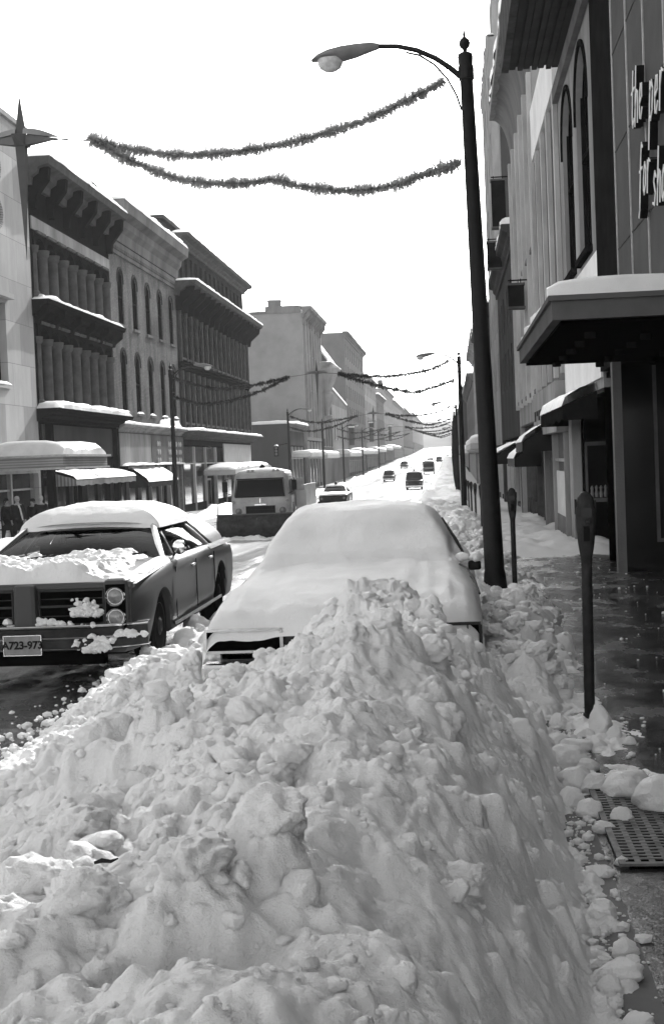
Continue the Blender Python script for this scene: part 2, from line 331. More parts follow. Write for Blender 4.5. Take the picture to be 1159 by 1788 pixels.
# ------------------------------------------------------------------ ploughed snow bank in the foreground
def sstep(a, b, x): t = np.clip((x-a)/(b-a), 0, 1); return t*t*(3-2*t)
def bank_macro(X, Y):
    w = .25*fbm(Y*.35, Y*0+3.3, 3, 11)
    xr = np.interp(Y, [2, 3.5, 4.5, 5.5, 7, 8.5, 10], [.22, .30, .37, .44, .50, .57, .60])+.05*fbm(Y*.8, Y*0+1.1, 3, 21)*2
    xl = -2.80+.3*fbm(Y*.5, Y*0+7.7, 3, 31)
    H = np.interp(Y, [-6, 1, 2.2, 3.5, 5.5, 7.5, 8.8, 9.6, 10.0, 10.25], [.8, .78, .80, .86, .92, .86, .70, .56, .46, -.1])
    tr = np.clip((xr-X)/1.0, 0, 1); right = 1-(1-tr)**2.1
    tl = np.clip((X-xl)/(2.35+w), 0, 1); left = tl**1.15*(1.25-.25*tl**2)
    h = H*right*left
    pk = .30*np.exp(-(((X+.60)/np.where(X > -.60, .34, .50))**2))*np.exp(-((Y-9.6)/np.where(Y > 9.6, .85, 1.0))**2)
    pk += 0.80*np.exp(-(((X+.55)/.50)**4))*np.exp(-((Y-10.2)/.62)**4)*sstep(9.9, 10.25, Y)
    h = h+pk
    # bulges
    for bx, by, br, bh in ((-1.40, 5.5, .32, .10), (-.3, 6.1, .35, .12), (-.1, 7.6, .4, .1), (-1.0, 3.3, .38, .10), (-.5, 3.35, .26, .1), (-1.9, 7.5, .5, .04), (-.9, 8.0, .5, .1), (.0, 4.6, .3, .08)):
        h = h+bh*np.exp(-(((X-bx)**2+(Y-by)**2)/br**2))
    # hollow with dark gaps
    h = h-.16*np.exp(-(((X+.58)/.17)**2+((Y-2.95)/.10)**2))-.10*np.exp(-(((X+.45)/.10)**2+((Y-3.15)/.2)**2))
    # bank along the far side of the buried car and kerb
    k = sstep(9.2, 10.4, Y)
    b1 = .36*np.exp(-(((X-.46)/.27)**4))*k*(1+.5*fbm(Y*.7, Y*0, 3, 5)*2)
    b2 = .30*np.exp(-(((X+2.2)/.62)**4))*k*sstep(21, 17, Y)
    b3 = .62*np.exp(-(((X+.5)/1.3)**4))*sstep(16.3, 18, Y)*(1+.7*fbm(X*.5, Y*.4, 3, 15)*2)
    h = np.maximum(h, np.maximum(b1, np.maximum(b2, b3)))
    return h, xr
def add_clods(X, Y, Z, n, rmin, rmax, rs, place, hk=.75, pw=1.6, ZB=None):
    xs = X[0]; ys = Y[:, 0]
    for i in range(n):
        u = rs.rand(); r = (rmin**(-pw)+u*(rmax**(-pw)-rmin**(-pw)))**(-1/pw)
        p = place(rs, r)
        if p is None: continue
        cx, cy, kk = p; ax = r*(.75+.6*rs.rand()); ay = r*(.75+.6*rs.rand()); m = max(ax, ay)*1.35
        j0, j1 = np.searchsorted(xs, (cx-m, cx+m)); i0, i1 = np.searchsorted(ys, (cy-m, cy+m))
        if j1-j0 < 3 or i1-i0 < 3: continue
        th = rs.rand()*3.14; ct, st = math.cos(th), math.sin(th)
        dx = X[i0:i1, j0:j1]-cx; dy = Y[i0:i1, j0:j1]-cy; sd = rs.rand()*40
        a = (dx*ct+dy*st)/ax; b = (-dx*st+dy*ct)/ay
        wn_ = fbm(dx/r*1.1+sd, dy/r*1.1+sd, 3, 2); p_ = 2+2.2*rs.rand()
        d = (np.abs(a)**p_+np.abs(b)**p_)**(1/p_)*(1+.55*wn_)
        ci = min(max(np.searchsorted(ys, cy), 0), len(ys)-1); cj = min(max(np.searchsorted(xs, cx), 0), len(xs)-1)
        top = r*hk*kk*(.6+.7*rs.rand()); tx, ty = (rs.rand()-.5)*.9, (rs.rand()-.5)*.9
        prof = top*np.sqrt(np.clip(1-d**2.4, 0, 1))+(dx*tx+dy*ty)*.7
        # chipped planes
        for q in range(2):
            an = rs.rand()*6.28; prof = np.minimum(prof, top*1.05-(dx*math.cos(an)+dy*math.sin(an)-r*.25)*(1.0+rs.rand()))
        prof += .12*r*wn_
        zc = min(Z[ci, cj], (ZB if ZB is not None else Z)[ci, cj]+.55*r)-.25*r
        zz = Z[i0:i1, j0:j1]; new = np.where(d < 1, zc+prof, -9)
        Z[i0:i1, j0:j1] = np.maximum(zz, new)
def talus(X, Y, Z, s, it):
    dx = (X[:, 1:]-X[:, :-1])*s; dy = (Y[1:]-Y[:-1])*s
    for _ in range(it):
        Z[:, 1:] = np.maximum(Z[:, 1:], Z[:, :-1]-dx); Z[:, :-1] = np.maximum(Z[:, :-1], Z[:, 1:]-dx)
        Z[1:] = np.maximum(Z[1:], Z[:-1]-dy); Z[:-1] = np.maximum(Z[:-1], Z[1:]-dy)
def blur(Z, k=1):
    for _ in range(k):
        Z[:, 1:-1] = Z[:, 1:-1]*.5+(Z[:, 2:]+Z[:, :-2])*.25; Z[1:-1] = Z[1:-1]*.5+(Z[2:]+Z[:-2])*.25
def finish(X, Y, Z):
    Z += .16*np.abs(fbm(X*3.3+.3*fbm(X*4, Y*4, 2, 3), Y*3.3, 2, 41))+.085*np.abs(fbm(X*8+.5*fbm(X*9, Y*9, 2, 3), Y*8, 2, 42))+.045*np.abs(fbm(X*19, Y*19, 2, 43))+.03*fbm(X*10, Y*10, 5, 40, .6)+.014*fbm(X*38, Y*38, 3, 44, .7)
    return Z
rs = np.random.RandomState(11)
xs = np.arange(-3.9, 1.05, .0078); ys = np.arange(.7, 11.3, .0092); X, Y = np.meshgrid(xs, ys)
h, xr = bank_macro(X, Y)
body = np.clip(h/.25, 0, 1)
flank = sstep(-.5, .15, X+.35*fbm(X*1.1, Y*1.1, 3, 90))*sstep(9.2, 7.5, Y)*sstep(2.0, 3.2, Y)                  # smooth, scraped kerb side
wob = X+.10*(Y-5)*.25
Z = h+body*(1-flank*.45)*(.13*fbm(X*1.5, Y*1.3, 4, 1)*2+.05*fbm(X*5, Y*5, 3, 2)*2)+body*flank*(.028*fbm(wob*15+fbm(X*2, Y*2, 3, 9)*2, Y*.9, 5, 6, .6)*2+.05*fbm(X*1.5, Y*.8, 2, 7)*2)
def place(rs, r):
    x = -3.1+3.9*rs.rand(); y = .9+9.9*rs.rand()**.9
    if r > .05 and x < -2.7: return None
    if x > .52+.0*y and r > .05: return None
    if x > .0 and y < 8.5 and rs.rand() < .6: return None
    if r < .06 and float(vn(np.array(x*1.6), np.array(y*1.6), 5)) < .48: return None
    if y > 10 and not (-1.05 < x < 0): return None
    return x, y, (1.0 if x < -.3 else .6)
Z0 = Z.copy()
add_clods(X, Y, Z, 150, .08, .17, rs, place, .5, 1.8, Z0); talus(X, Y, Z, 3.2, 10); blur(Z, 2); Z0 = Z.copy()
add_clods(X, Y, Z, 2600, .03, .09, rs, place, .65, 1.6, Z0); talus(X, Y, Z, 3.5, 4); Z0 = Z.copy()
# named big blocks seen in the photograph
class Fx:  # deterministic placement
    def __init__(s, x, y, k): s.p = (x, y, k)
    def __call__(s, rs, r): return s.p
for x_, y_, r_, k_ in ((-1.42, 5.55, .19, 1.1), (-.52, 3.42, .15, .8), (-.72, 3.12, .12, .7), (-1.1, 3.55, .14, .8), (-.92, 3.2, .10, .8), (-.35, 6.2, .16, 1.1), (-.16, 6.35, .13, 1.0), (-.62, 9.0, .12, .9), (-.35, 9.5, .11, .9), (-.95, 9.35, .10, .8), (-1.8, 8.6, .09, .7), (-2.2, 7.5, .12, .8), (-.28, 9.0, .11, 1.5), (-.2, 8.6, .1, 1.5), (-1.75, 4.7, .18, 1.0)):
    add_clods(X, Y, Z, 1, r_, r_*1.01, rs, Fx(x_, y_, k_), .6)
    for q in range(6):
        add_clods(X, Y, Z, 1, r_*.2, r_*.35, rs, Fx(x_+(rs.rand()-.5)*r_*2.2, y_+(rs.rand()-.5)*r_*2.2, 1), .7)
talus(X, Y, Z, 3.6, 8); blur(Z, 1); Z0 = Z.copy()
add_clods(X, Y, Z, 7000, .012, .05, rs, place, .7, 1.9, Z0)
ph = sstep(xr+.02, xr+.35, X)                                  # crumbs run out onto the pavement, then the bank dives under it
ph = np.maximum(ph, sstep(-2.85, -3.15, X))
Z = finish(X, Y, Z)-.04-ph*.12+zga(Y)-.004
Xw = X+.02*fbm(X*9, Y*9, 3, 50)*body; Yw = Y+.02*fbm(X*9, Y*9, 3, 60)*body
NEAR = (X[0].copy(), Y[:, 0].copy(), Z.copy(), xr.copy())
o = nmesh('snow_bank', Xw, Yw, Z, 'snow'); tag(o, 'ploughed heap of lumpy snow filling the foreground against the buried car', 'snow bank', kind='stuff')
# farther banks along the right kerb
xs = np.arange(-3.3, 1.6, .035); ys = np.concatenate([np.arange(10.9, 30, .035), np.arange(30, 62, .08)]); X, Y = np.meshgrid(xs, ys)
h, xr = bank_macro(X, Y); h = np.where(Y < 11.35, h, h)
right = .30*np.exp(-(((X-.55)/.45)**4))*(1+.8*fbm(X*.9, Y*.9, 3, 71)*2)*sstep(11, 14, Y); dip = 1-.85*np.exp(-((Y-19.2)/2.4)**4)*sstep(-.3, .3, X)
h = np.maximum(h, right)*dip; body = np.clip(h/.2, 0, 1)
Z = h+body*(.12*fbm(X*2, Y*2, 4, 72)*2)
def place2(rs, r):
    y = 11.3+48*rs.rand()**1.5; x = -2.9+4.1*rs.rand()
    if 11 < y < 16.4 and -1.8 < x < .25: return None
    if x < -1.7 and y > 18: return None
    if y < 21 and x > 1.0: return None
    return x, y, 1
add_clods(X, Y, Z, 1500, .07, .22, rs, place2, .7)
Z = Z-.05*sstep(11.3, 10.95, Y)+.10*np.abs(fbm(X*5, Y*5, 2, 76))+.05*np.abs(fbm(X*11, Y*11, 2, 77))-.03+.02*fbm(X*9, Y*9, 3, 75)-.10*sstep(.95, 1.5, X)-.10*sstep(-2.8, -3.2, X)+zga(Y)-.02
FARB = (X[0].copy(), Y[:, 0].copy(), Z.copy())
o = nmesh('snow_bank', X, Y, Z, 'snow'); tag(o, 'heaped snow along the right kerb from the buried car past the lamp post', 'snow bank', kind='stuff')
def long_bank(x0, x1, y0, y1, H, seed, label, dy=.6, dx=.3):
    xs = np.arange(x0, x1, dx); ys = np.arange(y0, y1, dy); X, Y = np.meshgrid(xs, ys)
    e = sstep(x0, x0+.6, X)*sstep(x1-.1, x1-.8, X)
    Z = zga(Y)-.10+H*e*(.7+1.8*fbm(X*.35, Y*.12, 4, seed)+.9*fbm(X*1.2, Y*.6, 3, seed+3))
    tag(nmesh('snow_bank', X, Y, Z, 'snow'), label, 'snow bank', kind='stuff')
long_bank(-2.6, 1.3, 61, 420, .75, 81, 'long pale snow ridge down the right side of the far street')
long_bank(-15.6, -13.3, 40, 400, .5, 91, 'long low snow ridge along the left kerb', .5)

def ico(r, seed, sub=3, sq=.8, rough=.35):
    b = bmesh.new(); bmesh.ops.create_icosphere(b, subdivisions=sub, radius=1)
    rr = random.Random(seed); off = rr.random()*30; pl = []
    for _ in range(5):
        n = Vector((rr.uniform(-1, 1), rr.uniform(-1, 1), rr.uniform(-.2, 1))).normalized(); pl.append((n, rr.uniform(.62, .85)))
    sx, sy = rr.uniform(.8, 1.25), rr.uniform(.8, 1.2)
    vs = np.array([v.co[:] for v in b.verts]); n1 = fbm(vs[:, 0]*1.6+off, vs[:, 1]*1.6+vs[:, 2]*2.1+off, 4, 5)
    out = []
    for v, k in zip(vs, n1):
        p = Vector(v)*(1+rough*1.6*float(k))
        for n, d in pl:
            e = p.dot(n)-d
            if e > 0: p -= n*e*.75
        out.append((p.x*r*sx, p.y*r*sy, (p.z*sq+.35)*r))
    fs = [tuple(x.index for x in f.verts) for f in b.faces]; b.free(); return out, fs
def chunk_shapes(n, sub, seed, rough):
    out = []
    for k in range(n):
        b = bmesh.new(); bmesh.ops.create_icosphere(b, subdivisions=sub, radius=1); V = np.array([v.co[:] for v in b.verts]); F = np.array([[x.index for x in f.verts] for f in b.faces]); b.free()
        q = np.random.RandomState(seed+k); o_ = q.rand()*40
        for _ in range(5):
            n_ = q.randn(3); n_ /= np.linalg.norm(n_); d = .5+.4*q.rand(); e = V@n_-d; V = V-np.outer(np.clip(e, 0, 9)*.7, n_)
        r = np.linalg.norm(V, axis=1, keepdims=True); nn = fbm(V[:, 0]*2+o_, V[:, 1]*2+V[:, 2]*2.3+o_, 4, 3, .6)[:, None]+.35*fbm(V[:, 0]*7+V[:, 2]*5+o_, V[:, 1]*7+o_, 3, 4, .6)[:, None]
        V = V*(1+rough*nn); out.append((V, F))
    return out
def scatter_chunks(name, specs, label):
    """angular lumps half sunk in the bank, one mesh of loose crumbly snow"""
    big = chunk_shapes(10, 4, 500, .75); small = chunk_shapes(14, 2, 700, .6); mid = chunk_shapes(12, 3, 600, .7); VV = []; FF = []; n0 = 0; q = np.random.RandomState(77)
    for x, y, z, r in specs:
        V, F = (big if r > .07 else (mid if r > .025 else small))[q.randint(10)]
        a, b, c = q.rand(3)*6.28; ca, sa, cb, sb = math.cos(a), math.sin(a), math.cos(b)*.0+math.cos(b), math.sin(b)
        Rz = np.array([[ca, -sa, 0], [sa, ca, 0], [0, 0, 1]]); Rx = np.array([[1, 0, 0], [0, cb, -sb], [0, sb, cb]])
        W_ = (V*np.array([1, .75+.5*q.rand(), .6+.4*q.rand()]))@Rx.T@Rz.T*r; W_[:, 2] *= .8
        VV.append(W_+np.array([x, y, z])); FF.append(F+n0); n0 += len(V)
    V = np.concatenate(VV); F = np.concatenate(FF); me = bpy.data.meshes.new(name); me.vertices.add(len(V)); me.vertices.foreach_set('co', V.astype(np.float32).ravel())
    me.loops.add(F.size); me.loops.foreach_set('vertex_index', F.ravel().astype(np.int32)); me.polygons.add(len(F)); me.polygons.foreach_set('loop_start', np.arange(0, F.size, 3)); me.polygons.foreach_set('loop_total', np.full(len(F), 3)); me.polygons.foreach_set('use_smooth', np.ones(len(F), bool))
    me.update(calc_edges=True); me.materials.append(MT['snow']); o = bpy.data.objects.new(name, me); COL.objects.link(o); tag(o, label, 'snow crumbs', kind='stuff')
q = np.random.RandomState(31); nx_, ny_, NZ, NXR = NEAR; specs = []
def nz(x, y): return NZ[min(np.searchsorted(ny_, y), len(ny_)-1), min(np.searchsorted(nx_, x), len(nx_)-1)]
for i in range(4200):
    x = -2.85+3.5*q.rand(); y = 1.2+9.4*q.rand()**.95; r = .009*(1-q.rand())**(-1/1.75)
    dens = float(vn(np.array(x*1.3+3), np.array(y*1.3), 8))
    if dens < .33 and r < .05: continue
    if r > .11: r = .05+.05*q.rand()
    if x > .42 or (x > .1 and r > .04) or (x > .05 and q.rand() < .6): continue
    if x < -2.5 and r > .05: continue
    if y > 10.0 and not -1.0 < x < -.1: continue
    specs.append((x, y, nz(x, y)+r*(-.2+.3*q.rand()), r))
for x, y, r in ((-1.42, 5.5, .15), (-1.62, 5.4, .09), (-.50, 3.42, .11), (-.64, 3.20, .12), (-.40, 3.25, .07), (-1.12, 3.5, .10), (-.9, 3.25, .08), (-.33, 6.2, .12), (-.14, 6.3, .10), (-.6, 9.1, .10), (-.35, 9.4, .10), (-.9, 9.3, .09), (-.26, 8.9, .10), (-.15, 8.5, .09), (-.45, 8.2, .11), (-1.9, 6.6, .10), (-2.1, 7.7, .09), (-1.2, 6.9, .10), (-.75, 4.5, .10), (-1.25, 4.4, .09)):
    specs.append((x, y, nz(x, y)+r*.1, r))
fx_, fy_, FZ = FARB
for i in range(3800):
    y = 10.2+40*q.rand()**1.7; x = (.05+1.15*q.rand()) if q.rand() < .7 else -2.9+4.0*q.rand(); r = .018*(1-q.rand())**(-1/1.8)
    if r > .16: r = .06+.06*q.rand()
    if y < 10.95: z = nz(min(x, .9), y)
    else: z = FZ[min(np.searchsorted(fy_, y), len(fy_)-1), min(np.searchsorted(fx_, x), len(fx_)-1)]
    if (-1.95 < x < .22 and y < 15.6) or (x > .1 and 17.3 < y < 21.3 and r > .05) or z < zg(y)+.06: continue
    specs.append((x, y, z+r*.2, r))
scatter_chunks('snow_chunks', specs, 'broken angular chunks of packed snow covering the foreground bank')

# loose clods on the pavement
def clod(x, y, r, label, seed, group=None, sq=.8, dz=0):
    vs, fs = ico(r, seed, 3 if r < .05 else 4, sq); mb = MB(); mb.add([(a+x, b_+y, c+zg(y)+dz) for a, b_, c in vs], fs)
    o = mb.build('snow_clod', 'snow', None, (x, y, zg(y)), smooth=True, fix=False); tag(o, label, 'snow clod', group); return o
clod(.85, 7.30, .135, 'large rounded snow clod on the grate, left of the two biggest on the pavement', 1, 'snow clods on the pavement')
clod(.99, 6.98, .165, 'broad snow clod on the grate near the right edge of the photo', 2, 'snow clods on the pavement')
clod(.90, 8.98, .10, 'pointed snow clod heaped at the foot of the nearest parking meter', 3, 'snow clods on the pavement', 1.5)
clod(.74, 10.15, .085, 'small flat snow clod on wet pavement just left of the nearest parking meter', 4, 'snow clods on the pavement')
GL = 'small loose snow clod lying on the dark pavement beside the snow bank'
seed = 20; rr = random.Random(5)
spots = [(.60, 9.7, .09), (.63, 9.2, .07), (.75, 6.75, .06), (.68, 6.6, .05), (.60, 6.9, .07), (.56, 5.9, .05), (.52, 5.35, .075), (.55, 4.95, .05), (.53, 4.72, .07), (.47, 4.6, .05), (.50, 4.3, .06), (.56, 8.5, .1), (.68, 8.4, .09), (.62, 8.0, .11), (.72, 7.9, .07), (.60, 7.5, .1), (.70, 7.4, .08), (.55, 7.1, .08), (1.05, 8.6, .04), (.95, 8.75, .06), (.8, 8.5, .06), (.9, 8.9, .045), (.56, 11.0, .08), (.7, 10.9, .06), (.62, 11.6, .08)]
for x_, y_, r__ in spots:
    seed += 1; clod(x_+rr.uniform(-.02, .02), y_, r__, GL, seed, 'snow clods on the pavement', rr.uniform(.6, 1))
crumbs = MB()
for i in range(1100):
    y_ = 3.6+9*rr.random()**1.1; e_ = float(np.interp(y_, [3.5, 4.5, 5.5, 7, 8.5, 10], [.30, .37, .44, .50, .57, .60])); x_ = e_+abs(rr.gauss(0, .09)) if rr.random() < .75 or not (8.0 < y_ < 9.4 or 6.9 < y_ < 7.9) else e_+rr.random()*.7
    r__ = .006+.03*rr.random()**3
    vs, fs = ico(r__, i, 1, .7, .2); crumbs.add([(a+x_, b_+y_, c+zg(y_)+.002) for a, b_, c in vs], fs)
for i in range(110):
    y_ = 10+18*rr.random(); x_ = .9+2.2*rr.random(); r__ = .008+.03*rr.random()**2.5
    vs, fs = ico(r__, i, 1, .6, .2); crumbs.add([(a+x_, b_+y_, c+zg(y_)+.002) for a, b_, c in vs], fs)
for i in range(1800):                                            # crumbs along the road edge of the bank
    y_ = 6.5+7*rr.random(); x_ = -2.6-abs(rr.gauss(0, .28)); r__ = .01+.035*rr.random()**3
    vs, fs = ico(r__, i, 1, .7, .2); crumbs.add([(a+x_, b_+y_, c+zg(y_)-.03) for a, b_, c in vs], fs)
tag(crumbs.build('snow_crumbs', 'snow', None, (.6, 6, 0), fix=False), 'fine crumbs of snow scattered at the edges of the bank', 'snow crumbs', kind='stuff')
# slush sheets on the pavement (thin, real relief)
def slush(cx, cy, rx, ry, h, seed, label):
    xs = np.linspace(cx-rx, cx+rx, 120); ys = np.linspace(cy-ry, cy+ry, 120); X, Y = np.meshgrid(xs, ys)
    d = ((X-cx)/rx)**2+((Y-cy)/ry)**2
    Z = zga(Y)-.02+(h+.02)*np.clip(1.1-d*1.1, 0, 1)**.6*(.45+2.2*fbm(X*3, Y*1.6, 4, seed)+1.2*fbm(X*16, Y*12, 3, seed+2))
    tag(nmesh('slush', X, Y, Z, 'snow'), label, 'slush', kind='stuff')
slush(.72, 8.9, .48, .75, .045, 101, 'trampled slush spreading around the nearest parking meter')
slush(.75, 7.55, .42, .6, .05, 103, 'slush spilling from the bank onto the sidewalk grate')
slush(1.15, 7.1, .42, .5, .06, 108, 'thin slush half covering the iron grate')
slush(.75, 10.2, .3, .6, .04, 104, 'patch of slush left of the nearest parking meter')
slush(.95, 21.6, .45, 1.0, .06, 106, 'slush around the second parking meter')
# sidewalk grate
g = thing('sidewalk_grate', 'rectangular cast iron grate with square holes set in the pavement', 'grate', (.66, 5.98, .004))
fr = MB(); x0, x1, y0, y1 = .66, 1.75, 5.98, 7.35
for a in (x0, x1-.03): fr.box(a, a+.03, y0, y1, -.002, .010)
for a in (y0, y1-.03): fr.box(x0+.03, x1-.03, a, a+.03, -.002, .010)
part(fr, 'frame', 'grate', g)
br = MB(); k = 0
x = x0+.07
while x < x1-.04: br.box(x, x+.026, y0+.03, y1-.03, 0, .008); x += .062
y = y0+.075
while y < y1-.05: br.box(x0+.03, x1-.03, y, y+.02, .001, .0095); y += .05
part(br, 'bars', 'grate', g)
pit = MB().box(x0+.02, x1-.02, y0+.02, y1-.02, -.004, .005); part(pit, 'pit', 'blackm', g)
# twig in the snow
dr = M3 @ Vector((185-579.5, -(1507-894.), -2414.)); dr.normalize(); t_ = 2.0
while (CAM+dr*t_).z > nz((CAM+dr*t_).x, (CAM+dr*t_).y)+.04 and t_ < 8: t_ += .01
tp_ = CAM+dr*t_; tw = MB().tube([tuple(tp_+Vector(v)) for v in ((-.03, 0, 0), (-.01, 0, .006), (.012, .005, .002), (.03, .01, .008))], [.004, .007, .005, .002], 6)
tag(tw.build('twig', 'twig', None, tuple(tp_)), 'short dark twig lying on the foreground snow', 'twig')
# ------------------------------------------------------------------ building kit
XL, XR = -17.5, 3.0
TL = lambda u, n, z: (XL+n, u, z)
TR = lambda u, n, z: (XR-n, u, z)
def hole(u0, u1, z0, z1, arch=0.0, style='sash', rev=.22, sill=True, snow=False, blind=.0): return dict(u0=u0, u1=u1, z0=z0, z1=z1, arch=arch, style=style, rev=rev, sill=sill, snow=snow, blind=blind)
def facade(mb, T, u0, u1, z0, z1, holes, n=0.0):
    us = sorted({u0, u1, *[h['u0'] for h in holes], *[h['u1'] for h in holes]}); zs = sorted({z0, z1, *[h['z0'] for h in holes], *[h['z1'] for h in holes]})
    for a, b in zip(us, us[1:]):
        for c, d in zip(zs, zs[1:]):
            m, k = (a+b)/2, (c+d)/2
            if any(h['u0'] < m < h['u1'] and h['z0'] < k < h['z1'] for h in holes): continue
            mb.add([T(a, n, c), T(b, n, c), T(b, n, d), T(a, n, d)], [(0, 1, 2, 3)])
    for h in holes:
        a, b, c, d, r = h['u0'], h['u1'], h['z0'], h['z1'], h['rev']
        zt = d-h['arch']
        mb.add([T(a, n, c), T(b, n, c), T(b, n-r, c), T(a, n-r, c)], [(0, 1, 2, 3)])
        for q in (a, b): mb.add([T(q, n, c), T(q, n, zt), T(q, n-r, zt), T(q, n-r, c)], [(0, 1, 2, 3)])
        if h['arch'] > 0:
            pts = []
            for i in range(13):
                t = math.pi*(1-i/12); pts.append(((a+b)/2+(b-a)/2*math.cos(t), zt+h['arch']*math.sin(t)))
            for (pa, za), (pb, zb_) in zip(pts, pts[1:]):
                mb.add([T(pa, n, za), T(pb, n, zb_), T(pb, n, d), T(pa, n, d)], [(0, 1, 2, 3)])
                mb.add([T(pa, n, za), T(pb, n, zb_), T(pb, n-r, zb_), T(pa, n-r, za)], [(0, 1, 2, 3)])
        else: mb.add([T(a, n, d), T(b, n, d), T(b, n-r, d), T(a, n-r, d)], [(0, 1, 2, 3)])
def window(b, T, h, n=0.0, fm='iron', pm='pane', hood=None, sm=None):
    a, c, z0, z1, r = h['u0'], h['u1'], h['z0'], h['z1'], h['rev']
    fr = MB(); w = min(.07, (c-a)*.12); nn = n-r+.002
    fr.box(a, a+w, nn-.06, nn+.04, z0, z1, T); fr.box(c-w, c, nn-.06, nn+.04, z0, z1, T)
    fr.box(a+w, c-w, nn-.06, nn+.04, z1-w, z1, T); fr.box(a+w, c-w, nn-.06, nn+.04, z0, z0+w*1.4, T)
    if h['style'] == 'sash': fr.box(a+w, c-w, nn-.05, nn+.05, (z0+z1)/2-.04, (z0+z1)/2+.04, T)
    if h['style'] == 'grid':
        for i in (1, 2): fr.box(a+(c-a)*i/3-.02, a+(c-a)*i/3+.02, nn-.05, nn+.035, z0+w*1.4, z1-w, T)
    f = part(fr, 'window', fm, b)
    p = MB().add([T(a, nn-.07, z0), T(c, nn-.07, z0), T(c, nn-.07, z1), T(a, nn-.07, z1)], [(0, 1, 2, 3)]); part(p, 'pane', pm, f)
    if h['blind']: part(MB().box(a+w, c-w, nn-.045, nn-.035, z1-(z1-z0)*h['blind'], z1-w, T), 'blind', 'blind', f)
    if h['sill']:
        part(MB().box(a-.08, c+.08, n-.04, n+.12, z0-.14, z0, T), 'sill', sm or 'stucco_lt', f)
        if h['snow']:
            s = MB(); snow_slab(s, T, a-.06, c+.06, n-.05, n+.13, z0+.002, .11, int(a*7)); part(s, 'snow', 'snow_smooth', f, smooth=True)
    if hood:
        hd = MB(); k = 12; zt = z1-h['arch']; hw = (c-a)/2; m = (a+c)/2; ar = h['arch'] or .001
        o_ = [(m-(hw+.10)*math.cos(math.pi*i/k), zt+(ar+.12)*math.sin(math.pi*i/k)) for i in range(k+1)]
        i_ = [(m-hw*math.cos(math.pi*i/k), zt+ar*math.sin(math.pi*i/k)) for i in range(k+1)]
        for i in range(k):
            hd.prism([T(i_[i][0], n, i_[i][1]), T(i_[i+1][0], n, i_[i+1][1]), T(o_[i+1][0], n, o_[i+1][1]), T(o_[i][0], n, o_[i][1])], Vector(T(0, .05, 0))-Vector(T(0, 0, 0)))
        for s_ in (-1, 1): hd.box(m+s_*(hw+.01) if s_ > 0 else m-hw-.10, m+hw+.10 if s_ > 0 else m-hw-.01, n, n+.05, zt-.25, zt-.002, T)
        part(hd, 'hood_mould', hood, f)
    return f
def cornice(b, T, u0, u1, z0, z1, proj, m='iron', br=0, brh=.6, snow=.2, n=0.0, name='cornice', seed=1, brm=None, ret=True):
    h = z1-z0; mb = MB()
    pf = [(n+.003, z0), (n+proj*.18, z0), (n+proj*.22, z0+h*.28), (n+proj*.45, z0+h*.42), (n+proj*.5, z0+h*.6), (n+proj*.92, z0+h*.72), (n+proj, z1), (n+.003, z1)]
    e = proj*.25 if ret else 0
    pts = [T(u0-e, a, c) for a, c in pf]; mb.prism(pts, Vector(T(u1+e, 0, 0))-Vector(T(u0-e, 0, 0)))
    c = part(mb, name, m, b)
    if br:
        for i in range(br):
            u = u0+.25+(u1-u0-.5)*i/(br-1) if br > 1 else (u0+u1)/2
            q = MB(); w = .13 if br > 12 else .18
            q.prism([T(u-w, n+.004, z0-brh), T(u-w, n+proj*.25, z0-brh), T(u-w, n+proj*.3, z0-brh*.5), T(u-w, n+proj*.8, z0+h*.2), T(u-w, n+proj*.85, z0+h*.65), T(u-w, n+.004, z0+h*.65)], Vector(T(u+w, 0, 0))-Vector(T(u-w, 0, 0)))
            part(q, 'bracket', brm or m, c)
    if snow:
        s = MB(); snow_slab(s, T, u0-e+.02, u1+e-.02, n-.35 if ret else n, n+proj-.01, z1+.003, snow, seed, .4); part(s, 'snow_cap', 'snow_smooth', b, smooth=True)
    return c
def shell(mb, T, u0, u1, z0, z1, depth, back=.35):
    """sides, roof and back of the block, behind the facade sheet"""
    mb.add([T(u0, 0, z0), T(u0, -depth, z0), T(u0, -depth, z1), T(u0, 0, z1)], [(0, 1, 2, 3)])
    mb.add([T(u1, 0, z0), T(u1, -depth, z0), T(u1, -depth, z1), T(u1, 0, z1)], [(0, 1, 2, 3)])
    mb.add([T(u0, 0, z1), T(u1, 0, z1), T(u1, -depth, z1), T(u0, -depth, z1)], [(0, 1, 2, 3)])
    mb.add([T(u0, -depth, z0), T(u1, -depth, z0), T(u1, -depth, z1), T(u0, -depth, z1)], [(0, 1, 2, 3)])
def building(label, T, u0, u1, z1, holes, m, depth=14, zb=None, cat='building', group=None, wins=True, fm='iron', pm='pane', hood=None, name='commercial_building', sm=None):
    zb = zg((u0+u1)/2)-.8 if zb is None else zb
    o = T(u0, 0, zg(u0)); b = thing(name, label, cat, o, group)
    mb = MB(); facade(mb, T, u0, u1, zb, z1, holes); shell(mb, T, u0, u1, zb, z1, depth); part(mb, 'wall', m, b)
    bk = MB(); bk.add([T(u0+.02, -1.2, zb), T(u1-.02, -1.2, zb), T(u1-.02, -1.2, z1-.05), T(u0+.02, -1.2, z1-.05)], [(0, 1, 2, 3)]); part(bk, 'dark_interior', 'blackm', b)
    if wins:
        for h in holes:
            if h['style'] in ('sash', 'grid', 'plain'): window(b, T, h, 0, fm, pm, hood, sm)
    rs_ = MB(); snow_slab(rs_, T, u0+.1, u1-.1, -depth+.1, -.25, z1+.003, .25, int(u0), 1.0); part(rs_, 'roof_snow', 'snow_smooth', b, smooth=True)
    return b
